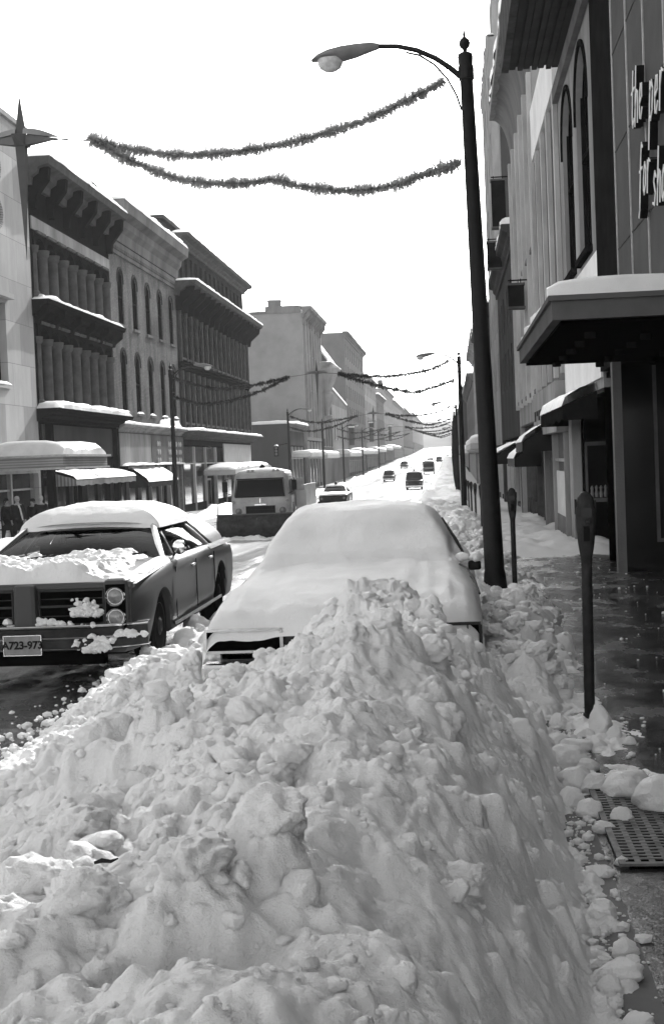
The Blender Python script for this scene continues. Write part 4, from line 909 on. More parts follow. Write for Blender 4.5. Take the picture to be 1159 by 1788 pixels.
storefront(b, TR, 45.5, 59.7, gz-.05, 2.8, 4, 'iron_mid', 'pane', 'stucco_dk', doors=(1,)); awning(b, TR, 46.5, 52, 2.2, .6, .9, 'black', .15, 45)
b = far_block('lower dark building tucked between the coved cornice and the tower', TR, 60.1, 81, 11.5, 'stucco_dk', 2, 6, 14, ww=1.2, proj=.5)
awning(b, TR, 62, 70, 2.2, .6, 1.2, 'black', .15, 46)
# tower
b = far_block('tall slab tower with a bright street face rising behind the lamp post', TR, 81.1, 97, 25.8, 'stucco_lt', 6, 4, 14, ww=1.2, zb0=5, proj=.12)
part(MB().box(82, 86, -1.6, -.3, 25.9, 28.8, TR), 'chimney', 'stucco_lt', b)
part(MB().box(81.02, 81.08, -13.6, -.5, 5, 25.2, TR), 'side_wall', 'stucco_dk', b)
far_block('mid distance dark fronted building on the right past the tower', TR, 97.1, 128, 12.2, 'stucco_dk', 2, 8, 14, can=1.6)
far_block('light trimmed building on the right behind the second lamp post', TR, 128.1, 168, 13.2, 'stucco_lt', 2, 10, 14, can=1.5)
far_block('distant low building on the right with a flat roof', TR, 168.1, 240, 11.5, 'stucco', 2, 10, 14)
far_block('distant hazy building on the right near the end of the street', TR, 240.1, 400, 13.5, 'stucco_dk', 2, 12, 14)
far_block('most distant pale building on the right', TR, 400.1, 800, 15, 'stucco', 2, 12, 14)
# projecting signs
def psign(y, n0, n1, z0, z1, label, t=.3):
    o = TR(y, n1, (z0+z1)/2); g = thing('projecting_sign', label, 'sign', o, 'signs projecting over the right pavement')
    part(MB().box(y-t/2, y+t/2, n0, n1, z0, z1, TR), 'panel', 'iron', g); part(MB().box(y-t/2-.03, y+t/2+.03, n0-.03, n1+.03, z1+.001, z1+.08, TR).box(y-t/2-.03, y+t/2+.03, n0-.03, n1+.03, z0-.08, z0-.001, TR), 'trim', 'iron_mid', g)
    part(MB().tube([TR(y, 0, z1+.2), TR(y, n1, z1+.2)], .03).tube([TR(y, n0+.1, z1+.05), TR(y, n0+.1, z1+.25)], .02).tube([TR(y, n1-.1, z1+.05), TR(y, n1-.1, z1+.25)], .02), 'bracket', 'iron', g)
psign(62, .2, .8, 11.8, 13.8, 'tall dark projecting sign just right of the big lamp post, highest of the signs', .5)
psign(68, .2, .9, 10.8, 12.0, 'dark projecting sign below the tallest one beside the lamp post', .5)
def lsign(y, z0, z1, label):
    g = thing('projecting_sign', label, 'sign', TL(y, 1.2, (z0+z1)/2), 'signs projecting over the left pavement')
    part(MB().box(y-.25, y+.25, .3, 1.2, z0, z1, TL), 'panel', 'stucco_dk', g); part(MB().box(y-.3, y+.3, .25, 1.25, z1+.01, z1+.25, TL), 'snow_cap', 'snow_smooth', g)
    part(MB().tube([TL(y, 0, z1+.4), TL(y, 1.7, z1+.4)], .06), 'bracket', 'iron', g)
lsign(236, 4.2, 7.2, 'dark upright sign on the left at the foot of the tall plain block'); lsign(296, 5.4, 9.4, 'dark upright sign on the left farther on, second past the tall block'); lsign(388, 6.5, 10.6, 'faint upright sign farthest down the left side')
psign(50, .2, .75, 7.0, 7.75, 'small black box sign projecting from the pale coved building', .5)
# ------------------------------------------------------------------ street lamps
def lamp_post(x, y, side, label, lean=0.0):
    """side -1: arm reaches toward -x, +1: toward +x"""
    g = local(thing('street_lamp', label, 'street lamp', (x, y, zg(y)-.05), 'street lamps along both kerbs')); g.rotation_euler[1] = lean; s = side
    p = MB().lathe([(.20, -.3), (.20, .06), (.175, .12), (.165, .30), (.15, .36), (.095, 7.80), (.118, 7.84), (.118, 7.9), (.105, 7.93), (.115, 8.06), (.105, 8.1), (.05, 8.13)], n=20); part(p, 'pole', 'post', g, smooth=True)
    f = MB().lathe([(.03, 8.13), (.035, 8.17), (.075, 8.21), (.085, 8.26), (.07, 8.31), (.03, 8.345), (.018, 8.36), (.024, 8.38), (.004, 8.50)], n=14); part(f, 'finial', 'post', g, smooth=True)
    arc = [(.09, 7.78), (.24, 7.92), (.45, 8.08), (.72, 8.22), (1.0, 8.30), (1.35, 8.33)]
    a = MB().tube([(s*q, 0, z) for q, z in arc], [.046, .042, .04, .038, .036, .036], 8); a.lathe([(.115, 7.72), (.115, 7.84)], n=16)
    brc = [(.10, 7.28), (.16, 7.5), (.28, 7.75), (.46, 7.98), (.68, 8.14), (.88, 8.20)]
    a.tube([(s*q, 0, z) for q, z in brc], .016, 6); part(a, 'arm', 'post', g, smooth=True)
    prof = [(1.28, 8.33, .05, .05), (1.40, 8.33, .085, .085), (1.62, 8.30, .13, .12), (1.85, 8.27, .17, .135), (2.05, 8.245, .175, .12), (2.2, 8.215, .14, .085), (2.3, 8.19, .06, .03)]
    rows = []
    for q, z, w, h in prof:
        rows.append([(s*q, w*math.cos(t), z+(h*.75 if math.sin(t) > 0 else h*(.95 if q < 1.9 else .35))*math.sin(t)) for t in [k*math.pi/8 for k in range(17)]])
    hd = MB().grid(rows); hd.poly(rows[0]); hd.poly(rows[-1]); part(hd, 'lamp_head', 'lamp_metal', g, smooth=True)
    bl = MB().lathe([(.002, 8.00), (.07, 8.015), (.125, 8.06), (.15, 8.12), (.155, 8.20)], (s*2.02, 0, 0), 16, sx=1.25); part(bl, 'glass_bowl', 'bowl', g, smooth=True)
    return g
lamp_post(.60, 21, -1, 'big dark lamp post on the right kerb, nearest the camera', -.021)
base = lamp_post(.60, 73, -1, 'second lamp post on the right, whose lamp head shows left of the nearest post')
LB = {126: 'third lamp post on the right, mostly behind the second', 179: 'fourth lamp post along the right kerb, small and hazy', 232: 'fifth lamp post along the right kerb, faint in haze', 285: 'sixth lamp post along the right kerb, faint in haze', 338: 'seventh lamp post along the right kerb, farthest seen'}
for y_, lb in LB.items():
    c = copy_tree(base); c.location = (.60, y_, zg(y_)-.05); c['label'] = lb
LL = {73: 'left kerb lamp post in front of the painted brick building', 126: 'left kerb lamp post carrying a traffic signal beyond the dark ornate block', 160: 'left kerb lamp post before the tall grey building facade', 190: 'left kerb lamp post in front of the snowy mansard building', 232: 'far left lamp post before the tall plain block', 285: 'hazy left lamp post beyond the tall plain block'}
bl_ = None
for y_, lb in LL.items():
    if bl_ is None: bl_ = lamp_post(-14.73, y_, 1, lb)
    else: c = copy_tree(bl_); c.location = (-14.73, y_, zg(y_)-.05); c['label'] = lb
g = local(thing('traffic_signal', 'small snow capped traffic signal hanging left of a far left lamp post', 'traffic signal', (-14.9, 118, 2.3)))
part(MB().box(-.18, .18, -.15, .15, 0, .9), 'housing', 'iron', g)
part(MB().lathe([(.1, -.02), (.12, -.0)], (0, -.16, .2), 10, axis='y').lathe([(.1, -.02), (.12, 0)], (0, -.16, .47), 10, axis='y').lathe([(.1, -.02), (.12, 0)], (0, -.16, .73), 10, axis='y'), 'lens', 'lens', g)
q = MB(); snow_slab(q, lambda u, n, z: (u, n, z), -.2, .2, -.2, .2, .9, .12, 3, .2); part(q, 'snow_cap', 'snow_smooth', g, smooth=True)
part(MB().tube([(.0, 0, .9), (.05, 7.8, 1.2)], .03), 'hanger', 'iron', g)

# ------------------------------------------------------------------ garlands and stars
def catmull(P_, n):
    P_ = [Vector(p) for p in P_]; P_ = [P_[0]*2-P_[1]]+P_+[P_[-1]*2-P_[-2]]; out = []
    for i in range(1, len(P_)-2):
        a, b, c, d = P_[i-1:i+3]
        for k in range(n): t = k/n; out.append(.5*((2*b)+(c-a)*t+(2*a-5*b+4*c-d)*t*t+(3*b-a-3*c+d)*t**3))
    out.append(P_[-2]); return out
def garland(pts, y, label, dens=1.0, rad=.092, seed=1):
    rs_ = random.Random(seed); P_ = catmull([(x, y, z) for x, z in pts], 10)
    mb = MB(); mb.tube(P_, .012, 5)
    L_ = sum((b-a).length for a, b in zip(P_, P_[1:])); n = int(L_*1250*dens)
    cum = [0]
    for a, b in zip(P_, P_[1:]): cum.append(cum[-1]+(b-a).length)
    k = 0; ts = sorted(rs_.random()*L_ for _ in range(n))
    for t in ts:
        while k < len(P_)-2 and cum[k+1] < t: k += 1
        a, b = P_[k], P_[k+1]; c = a.lerp(b, (t-cum[k])/max(1e-6, cum[k+1]-cum[k])); d = (b-a).normalized()
        v = Vector((rs_.gauss(0, 1), rs_.gauss(0, 1), rs_.gauss(0, 1))); v = (v-d*v.dot(d)*.6).normalized()
        ln = rad*rs_.choice([.5, .7, .85, 1.0, 1.05, 1.45])*(.75+.5*math.sin(t*5+seed)**2*.8); w = rs_.uniform(.006, .014)/math.sqrt(dens) if dens < 1 else rs_.uniform(.006, .014)
        q = v.cross(Vector((rs_.random(), rs_.random(), rs_.random()+.1))).normalized()*w
        s_ = c+v*.006; e = c+v*ln; mb.add([s_-q, s_+q, e+q*.8, e-q*.8], [(0, 1, 2, 3)])
        if rs_.random() < .10: mb.add([e-q*1.2, e+v*.02, e+q*1.2, e-v*.02], [(0, 1, 2, 3)])
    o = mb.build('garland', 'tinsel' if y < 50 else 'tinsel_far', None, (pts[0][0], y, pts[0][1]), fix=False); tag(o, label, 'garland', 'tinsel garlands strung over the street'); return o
UP = [(-5.34, 6.88), (-4.59, 6.65), (-3.8, 6.53), (-2.92, 6.55), (-2.13, 6.65), (-1.25, 6.85), (-.55, 7.11), (.10, 7.40)]
LO = [(-5.3, 6.84), (-4.6, 6.45), (-3.82, 6.14), (-3.03, 6.06), (-2.5, 6.09), (-2.16, 5.98), (-1.46, 5.86), (-.77, 5.89), (-.16, 6.06), (.31, 6.18)]
garland(UP, 21, 'upper tinsel garland nearest the camera, ending under the big lamp arm', seed=1); garland(LO, 21, 'lower tinsel garland nearest the camera, ending at the big lamp post', seed=2)
def wire(pts, label, r=.006):
    tag(MB().tube(pts, r, 5).build('wire', 'iron_mid', None, pts[0]), label, 'wire')
wire([(-5.8, 21, 6.88), (-5.3, 21, 6.9), (.5, 21, 7.62)], 'thin wire from the big star to the nearest lamp post', .007)
wire([(-5.3, 21, 6.84), (-6.35, 21, 6.92)], 'short wire joining the near garlands to the star', .009); wire([(.31, 21, 6.18), (.55, 21, 6.22)], 'short wire tying the lower near garland to the lamp post', .005); wire([(.10, 21, 7.40), (.5, 21, 7.5)], 'short wire tying the upper near garland to the lamp post', .005)
u1_ = [(-5.77, 6.36), (-4.27, 6.14), (-2.46, 6.12), (-.94, 6.35), (.06, 6.75)]; l1_ = [(-5.77, 6.36), (-4.28, 5.81), (-2.49, 5.31), (-1.59, 5.21), (.32, 5.72)]
ul = [(-8.36, 6.29), (-10.37, 5.93), (-12.53, 5.87), (-14.57, 6.51)]; ll = [(-8.36, 6.29), (-10.4, 5.45), (-12.87, 5.06), (-14.62, 5.5)]
names = {73: 'second', 126: 'third', 179: 'fourth', 232: 'fifth', 285: 'sixth'}
for y_, nm in names.items():
    dz = zg(y_)-zg(73); dn = .28 if y_ == 73 else .12
    garland([(a, b+dz) for a, b in u1_], y_, f'{nm} upper garland away from the camera on the right half of the street', dn, .12, y_)
    garland([(a, b+dz) for a, b in l1_], y_, f'{nm} lower garland away from the camera on the right half of the street', dn, .12, y_+1)
    garland([(a, b+dz) for a, b in ul], y_, f'{nm} upper garland away from the camera on the left half of the street', dn, .11, y_+2)
    garland([(a, b+dz) for a, b in ll], y_, f'{nm} lower garland away from the camera on the left half of the street', dn, .11, y_+3)
    wire([(-5.77, y_, 6.36+dz), (-6.9, y_, 6.45+dz), (-8.36, y_, 6.29+dz)], f'wire joining the {nm} pair of garlands across the street', .015)
def star(x, y, z, label, sc=1.0):
    g = local(thing('star', label, 'star', (x, y, z), 'hanging street stars')); g.scale = (sc,)*3
    spikes = [((0, 0, 1), .72, .08), ((0, 0, -1), 1.84, .085), ((1, 0, 0), .62, .09), ((-1, 0, 0), .62, .09), ((0, 1, 0), .5, .1), ((0, -1, 0), .5, .1)]
    for i, (d, L_, w) in enumerate(spikes):
        d = Vector(d); a = Vector((0, 1, 0)) if abs(d.y) < .5 else Vector((1, 0, 0)); b_ = d.cross(a)
        a2, b2 = (a+b_).normalized()*w*1.3, (a-b_).normalized()*w*1.3
        mb = MB().add([d*.04+a2, d*.04+b2, d*.04-a2, d*.04-b2, d*L_], [(0, 1, 4), (1, 2, 4), (2, 3, 4), (3, 0, 4)])
        mb.add([d*.04+a2, d*.04+b2, d*.04-a2, d*.04-b2, (0, 0, 0)], [(0, 1, 4), (1, 2, 4), (2, 3, 4), (3, 0, 4)])
        part(mb, 'point', 'fascia' if i in (0, 1) else 'stucco', g)
    for s in (-1, 1):
        rows = []
        for i in range(9):
            t = i/8; w = .11*(1-t)+.005; h = .10*math.sin(min(1, (1-t)*1.3)*1.5)+.01
            rows.append([(s*(.06+t*.52), w*math.cos(k), .02+w*.55+h*math.sin(k)-.02*0) for k in [j*math.pi/6 for j in range(7)]])
        part(MB().grid(rows), 'snow', 'stucco_lt', g, smooth=True)
    return g
s0 = star(-6.40, 21, 6.90, 'large four pointed star hanging at the left edge of the photo')
for y_, nm in ((73, 'second star, small, above the middle of the street'), (126, 'third hanging star, tiny above the street')):
    c = copy_tree(s0); c.location = (-6.9, y_, 6.45+zg(y_)-zg(73)); c['label'] = nm
wire([(-6.40, 21, 6.9+.72), (-6.2, 21, 8.2), (-14, 21, 10.5)], 'support wire rising left from the big star', .004) if False else None

# ------------------------------------------------------------------ parking meters
def parking_meter(x, y, label, lean=0.0):
    g = local(thing('parking_meter', label, 'parking meter', (x, y, zg(y)), 'parking meters along the right kerb')); g.rotation_euler[1] = lean
    part(MB().lathe([(.045, -.1), (.045, .05), (.036, .06), (.036, 1.08)], n=16), 'post', 'meter', g, smooth=True)
    secs = [(1.04, .030, .032), (1.10, .034, .036), (1.20, .048, .040), (1.30, .057, .048), (1.36, .060, .052), (1.44, .060, .052), (1.455, .050, .045), (1.47, .052, .045), (1.51, .046, .04), (1.54, .028, .025), (1.55, .008, .008)]
    rows = []
    for z, a, b_ in secs:
        a *= 1.12; rows.append([(math.copysign(abs(math.cos(t))**.6, math.cos(t))*a, math.copysign(abs(math.sin(t))**.6, math.sin(t))*b_, z) for t in [k*math.pi/12 for k in range(25)]])
    hd = part(MB().grid(rows), 'housing', 'meter', g, smooth=True)
    part(MB().box(-.035, .035, -.056, -.050, 1.38, 1.44), 'dial_window', 'pane_mid', hd); part(MB().box(-.02, .02, -.054, -.046, 1.22, 1.32), 'coin_door', 'iron', hd)
    part(MB().lathe([(.012, -.075), (.016, -.07), (.016, -.048)], (.012, 0, 1.35), 10, axis='y').box(-.072, -.058, -.012, .012, 1.40, 1.50).box(.058, .070, -.01, .01, 1.41, 1.49), 'knob', 'meter', hd)
    return g
parking_meter(.865, 9.35, 'nearest parking meter, standing in slush in front of the dark store entrance', .012)
m0 = parking_meter(.84, 19.8, 'second parking meter, just right of the big lamp post')
for y_, lb in ((30.3, 'third parking meter, hidden behind the big lamp post'), (40.8, 'fourth parking meter, first one seen left of the big lamp post'), (51.3, 'fifth parking meter left of the big lamp post'), (61.8, 'sixth parking meter left of the big lamp post'), (72.3, 'seventh parking meter, beside the second lamp post'), (82.8, 'eighth parking meter, beyond the second lamp post')):
    c = copy_tree(m0); c.location = (.84, y_, zg(y_)); c['label'] = lb
# furled flag and pole beyond the second lamp post
g = local(thing('flagpole', 'tall dark furled banner on a pole behind the second lamp post', 'flagpole', (.38, 124, zg(124))))
part(MB().lathe([(.07, -.2), (.05, 8.6), (.01, 8.9)], n=10), 'pole', 'post', g)
rows = []
for i in range(26):
    t = i/25; z = .6+6.9*t; w = .05+.25*math.sin(min(1, (1-t)*1.25+.03)*math.pi*.5)*math.sin(min(1, t*2.2+.12)*math.pi*.5)
    rows.append([(w*math.cos(k)*(1+.2*math.sin(k*5+t*6)), w*.6*math.sin(k), z) for k in [j*math.pi/8 for j in range(17)]])
part(MB().grid(rows), 'furled_banner', 'cloth', g, smooth=True)
# ------------------------------------------------------------------ cars
def panel(mb, A, B, C_, D, bulge=(0, 0, 0), n=8, m=6):
    """quad A,B (bottom) D,C (top) bulging outwards"""
    A, B, C_, D, bg_ = map(Vector, (A, B, C_, D, bulge)); rows = []
    for j in range(m+1):
        t = j/m; rows.append([A.lerp(B, i/n).lerp(D.lerp(C_, i/n), t)+bg_*(1-(2*i/n-1)**2)*(.4+.6*(1-(2*t-1)**2)) for i in range(n+1)])
    return mb.grid(rows)
def wheel(root, x, y, r=.35, w=.2):
    s = 1 if x > 0 else -1; o_ = (x-s*w, y, r)
    t = MB().lathe([(r*.62, 0), (r*.95, .01*s), (r, .04*s), (r, (w-.04)*s), (r*.94, (w-.005)*s), (r*.62, w*s)], (x-s*w, y, r), 28, axis='x'); tt = part(t, 'wheel', 'rubber', root, smooth=True)
    rm = MB().lathe([(.02, (w+.012)*s), (.05, (w+.02)*s), (.09, (w+.0)*s), (r*.35, (w-.03)*s), (r*.55, (w-.01)*s), (r*.64, (w+.003)*s), (r*.64, (w-.03)*s)], (x-s*w, y, r), 24, axis='x'); part(rm, 'rim', 'steel', tt, smooth=True)
def car(name, label, cat, loc, L=5.3, W=2.0, zb=.24, hood=(.80, .92), trunk=(.92, .84), roof=1.36, ws=(1.55, 2.35), rw=(4.15, 3.55), wb=.86, wt=.60, paint='paint', group=None, detail=2, nose=.1, beads=(.95, 1.15), step=.07, interior=True, glass='glass', front=True):
    g = local(thing(name, label, cat, loc, group)); hw = W/2; yf, yr = beads[0], L-beads[1]
    ys = sorted(set([0, .03, .07, .12]+[round(.12+(L-.24)*i/int((L-.24)/step), 4) for i in range(int((L-.24)/step)+1)]+[L-.07, L-.03, L])); rows = []
    for y in ys:
        w = hw*(1-.11*math.exp(-y/.28)-.07*math.exp(-(L-y)/.10)-.03*max(0, (y-ws[0])/L)+.0); zt = float(np.interp(y, [0, .05, .15, ws[0], rw[0], L-.15, L-.04, L], [hood[0]-.10, hood[0]-.02, hood[0], hood[1], trunk[0], trunk[1], trunk[1]-.03, trunk[1]-.14]))
        za = zb
        for c in (yf, yr):
            if abs(y-c) < .42: za = max(za, .33+math.sqrt(.42**2-(y-c)**2)*.92)
        cen = zt+.02; inside = interior and ws[0]+.1 < y < rw[0]-.1
        hp = [(0, cen), (.35*w, cen), (.7*w, cen-.004), (.84*w, zt), (.93*w, zt-.005), (.98*w, zt-.05), (w, zt-.15), (w*1.0, .55), (w*.985, .42), (w*.96, zb+.03), (w*.93, zb)]
        if inside: hp[0:3] = [(0, .52), (.35*w, .52), (.80*w, .54)]
        hp = [(x, max(z, za)) if i > 3 else (x, z) for i, (x, z) in enumerate(hp)]; hp.append((hp[-1][0]-.18, za+.0))
        rows.append([(x, y, z) for x, z in hp[::-1]]+[(-x, y, z) for x, z in hp[1:]])
    mb = MB().grid(rows); mb.poly(rows[0]); mb.poly(rows[-1]); body = part(mb, 'body', paint, g, smooth=True)
    part(MB().box(-hw*.8, hw*.8, .2, L-.2, zb-.04, zb+.22), 'underbody', 'blackm', g)
    for s in (-1, 1):
        for c in (yf, yr):
            wheel(g, s*(hw-.06), c)
            part(MB().box(min(s*.55, s*(hw-.10)), max(s*.55, s*(hw-.10)), c-.40, c+.40, .3, .70), 'wheel_well', 'blackm', g)
    z0 = hood[1]-.0; z1 = roof-.03; A0, B0 = (-wb, ws[0], z0), (wb, ws[0], z0); A1, B1 = (-wt, ws[1], z1), (wt, ws[1], z1)
    R0, S0 = (-wb, rw[0], trunk[0]), (wb, rw[0], trunk[0]); R1, S1 = (-wt, rw[1], z1), (wt, rw[1], z1)
    part(panel(MB(), A0, B0, B1, A1, (0, -.13, .02)), 'windshield', glass, g, smooth=True); part(panel(MB(), R0, S0, S1, R1, (0, .12, .02)), 'rear_window', 'pane_mid' if detail > 1 else glass, g, smooth=True)
    rf = []
    for j in range(9):
        t = j/8; y = ws[1]-.05+(rw[1]+.05-ws[1]+.05)*t; e = 1-(2*t-1)**4
        rf.append([(u*(wt+.04), y-(.13*(1-u*u) if j == 0 else 0)+(.12*(1-u*u) if j == 8 else 0), z1+.0+(.035+.04*e)*(1-abs(u)**3.0)) for u in [k/8-1 for k in range(17)]])
    part(MB().grid(rf), 'roof', paint, g, smooth=True)
    for s in (-1, 1):
        for P0, P1 in ((A0, A1), (R0, R1)):
            part(MB().tube([(P0[0]*-s, P0[1], P0[2]-.03), (P1[0]*-s, P1[1], P1[2]+.02)], .035, 6), 'pillar', 'chrome' if P0 is A0 else paint, g, smooth=True)
        x0, x1 = s*wb, s*wt; mid = rw[0]-.55; mt = rw[1]-.15
        part(panel(MB(), (x0, ws[0], z0), (x0, mid, z0), (x1, mt, z1), (x1, ws[1], z1), (s*.04, 0, 0)), 'side_window', glass, g, smooth=True)
        part(panel(MB(), (x0, mid, z0-.02), (x0, rw[0], trunk[0]-.02), (x1, rw[1], z1+.01), (x1, mt, z1+.01), (s*.045, 0, 0)), 'rear_pillar', paint, g, smooth=True)
        part(MB().tube([(x1*1.02, ws[1], z1+.015), (x1*1.03, (ws[1]+rw[1])/2, z1+.02), (x1*1.02, rw[1], z1+.015)], .018, 6), 'roof_rail', 'chrome', g)
        if detail > 1:
            pm = ws[0]+(mid-ws[0])*.24; pt = ws[1]+.02; part(MB().tube([(x0*.99, pm, z0), (x1*1.0+s*.02, pt+.08, z1)], .014, 5), 'vent_frame', 'chrome', g)
            pm = ws[0]+(mid-ws[0])*.62; part(MB().tube([(x0*1.0, pm, z0), (x1*1.02+s*.01, pm+.05, z1)], .02, 5), 'door_pillar', paint, g)
    if interior and detail > 1:
        for yy in (2.55, 3.55): part(MB().box(-.66, .66, yy, yy+.16, .5, 1.06, None), 'seat_back', 'coat', g, bevel=.04)
        part(MB().box(-.72, .72, ws[0]+.12, ws[0]+.42, .6, z0+.01), 'dashboard', 'black', g, bevel=.03)
        sw = [(.38+.19*math.cos(t), ws[0]+.62+.05*math.sin(t), z0-.03+.16*math.sin(t)) for t in [k*math.pi/10 for k in range(21)]]; part(MB().tube(sw, .011, 6), 'steering_wheel', 'black', g)
        part(MB().box(-.12, .12, ws[1]-.14, ws[1]-.11, z1-.13, z1-.07).tube([(0, ws[1]-.12, z1-.08), (0, ws[1]-.05, z1)], .01), 'rear_view_mirror', 'black', g)
    return g
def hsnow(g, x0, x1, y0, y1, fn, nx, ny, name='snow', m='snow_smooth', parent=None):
    X, Y = np.meshgrid(np.linspace(x0, x1, nx), np.linspace(y0, y1, ny)); Z = fn(X, Y); o = nmesh(name, X, Y, Z, m); o.parent = parent or g; o.location = (0, 0, 0); return o
def box_edge(X, Y, x0, x1, y0, y1, r, p=.5):
    d = np.minimum(np.minimum(X-x0, x1-X), np.minimum(Y-y0, y1-Y)); return np.clip(d/r, 0, 1)**p
# ---- the dark sedan in the left lane
PL = (-3.74, 11.8, -.04)
c = car('parked_sedan', 'dark four door sedan with stacked headlights and snow heaped on its roof', 'car', PL, L=5.4, W=2.04, hood=(.85, .95), trunk=(.93, .88), roof=1.28, ws=(1.5, 2.28), rw=(4.2, 3.6), wb=.90, wt=.64)
# front end
for s in (-1, 1):
    hb = MB(); xs_, xe = s*.69, s*.915; a, b_ = min(xs_, xe), max(xs_, xe)
    hb.box(a, b_, -.06, .12, .44, .885); hbz = part(hb, 'headlight_bezel', 'paint', c, bevel=.045); part(MB().box(a+.025, b_-.025, -.064, -.058, .455, .84), 'lamp_recess', 'blackm', hbz, bevel=.02)
    for z_ in (.55, .735):
        cx_ = s*.802
        part(MB().lathe([(.070, -.075), (.084, -.092), (.090, -.06)], (cx_, 0, z_), 24, axis='y'), 'headlight_ring', 'chrome', hbz, smooth=True)
        part(MB().lathe([(.002, -.092), (.04, -.088), (.068, -.074)], (cx_, 0, z_), 24, axis='y'), 'headlight', 'lens', hbz, smooth=True)
    a, b_ = (.12, .69) if s > 0 else (-.69, -.12)
    gr = MB().box(a, b_, -.012, .05, .50, .79); grl = part(gr, 'grille', 'blackm', c)
    bars = MB()
    for z_ in (.57, .72): bars.box(a+.01, b_-.01, -.035, -.012, z_, z_+.006)
    for zz in (.50, .795): bars.box(a-.01, b_+.01, -.05, -.0, zz-.006, zz+.006)
    bars.box(a-.006, a+.006, -.05, 0, .507, .788).box(b_-.006, b_+.006, -.05, 0, .507, .788).box(a, b_, -.05, -.012, .650, .668); part(bars, 'grille_bars', 'steel', grl)
part(MB().prism([(-.11, .05, .36), (.11, .05, .36), (.10, .05, .86), (-.10, .05, .86)], (0, -.15, 0)), 'nose', 'paint', c, bevel=.04)
part(MB().box(-.95, .95, -.035, .1, .795, .86), 'hood_lip', 'paint', c, bevel=.02)
bp = []
for u in [k/20-1 for k in range(41)]:
    x = u*1.04; yb = -.16+.26*abs(u)**5
    bp.append([(x, yb+.10, .30), (x, yb+.02, .28), (x, yb-.015, .31), (x, yb-.02, .37), (x, yb+.0, .385), (x, yb+.005, .40), (x, yb-.0, .415), (x, yb-.01, .47), (x, yb+.03, .495), (x, yb+.12, .50)])
part(MB().grid(bp), 'bumper', 'salt_refl', c, smooth=True)  # dark wet-road reflection put into the bumper colour, with salt mottling
part(MB().box(-.7, .7, -.14, .0, .16, .30), 'valance', 'blackm', c)
for z_, r_ in ((.492, .012), (.392, .009), (.30, .008)): part(MB().tube([(u*1.04, -.168+.26*abs(u)**5, z_) for u in [k/16-1 for k in range(33)]], r_, 6), 'bumper_trim', 'chrome', c, smooth=True)
# licence plate
pl = thing_plate = part(MB().box(-.16, .16, -.195, -.18, .265, .425), 'licence_plate', 'plate', c, bevel=.004)
rim = MB().box(-.17, .17, -.2, -.179, .256, .264).box(-.17, .17, -.2, -.179, .426, .434).box(-.17, -.162, -.2, -.179, .265, .425).box(.162, .17, -.2, -.179, .265, .425); part(rim, 'plate_frame', 'chrome', pl)
tx = bpy.data.curves.new('plate_text', 'FONT'); tx.body = 'A723-973'; tx.size = .092; tx.align_x = 'CENTER'; tx.align_y = 'CENTER'; tx.extrude = .002; tx.space_character = .98; tx.offset = .003; tx.materials.append(MT['black'])
to = bpy.data.objects.new('plate_number', tx); COL.objects.link(to); to.parent = pl; to.location = (0, -.198, .345); to.rotation_euler = (R(90), 0, 0)
bpy.context.view_layer.update(); tm = bpy.data.meshes.new_from_object(to); to2 = bpy.data.objects.new('plate_number', tm); COL.objects.link(to2); to2.parent = pl; to2.location = to.location; to2.rotation_euler = to.rotation_euler; bpy.data.objects.remove(to)
# chrome and trim
for s in (-1, 1):
    part(MB().box(min(s*1.0, s*1.022), max(s*1.0, s*1.022), 1.4, 4.1, .30, .335), 'rocker_trim', 'chrome', c)
    for yy in (2.35, 3.4): part(MB().box(min(s*1.005, s*1.035), max(s*1.005, s*1.035), yy, yy+.15, .80, .825), 'door_handle', 'chrome', c, bevel=.006)
    for yy in (1.52, 2.62, 3.72): part(MB().box(min(s*1.012, s*1.019), max(s*1.012, s*1.019), yy, yy+.012, .36, .86), 'door_gap', 'blackm', c)
mr = MB().lathe([(.07, -.0), (.075, -.03), (.06, -.06), (.01, -.075)], (1.0, 1.86, 1.03), 18, axis='y'); mr = part(mr, 'wing_mirror', 'chrome', c, smooth=True); part(MB().tube([(.93, 1.87, .94), (.97, 1.85, 1.0)], .012), 'stalk', 'chrome', mr)
for s in (-.55, .35): part(MB().tube([(s, 1.40, .98), (s+.22, 1.36, 1.0), (s+.42, 1.42, 1.015)], .010, 5), 'wiper', 'black', c)
def roof_s(X, Y):
    e = box_edge(X, Y, -.73, .73, 2.18, 3.85, .34, .45); n = fbm(X*1.2, Y*1.2, 3, 201); return 1.24+e*(.23+.08*n)+.02*fbm(X*8, Y*8, 3, 4)*e-.02*(1-e)
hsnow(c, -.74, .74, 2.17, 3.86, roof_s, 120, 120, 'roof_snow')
def hood_s(X, Y):
    base = .87+(.08)*Y/1.5; n = fbm(X*2.2, Y*2.2, 4, 210)*2; m_ = sstep(.88, .60, X+.25*n+.06*(1.5-Y))*sstep(-.98, -.9, X)*sstep(.0, .08, Y)
    return base-.03+m_*(.09+.10*n+.05*np.exp(-((Y-.15)/.3)**2)+.10*np.abs(fbm(X*7, Y*7, 3, 6))+.06*fbm(X*13, Y*13, 4, 5))
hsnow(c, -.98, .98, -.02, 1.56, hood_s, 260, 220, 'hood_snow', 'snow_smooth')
def trunk_s(X, Y):
    e = box_edge(X, Y, -.86, .86, 4.02, 5.3, .2, .5); return .90+e*(.24+.05*fbm(X*2, Y*2, 3, 8)*2+.12*sstep(4.4, 4.0, Y))-.03*(1-e)
hsnow(c, -.87, .87, 4.0, 5.31, trunk_s, 90, 90, 'trunk_snow')
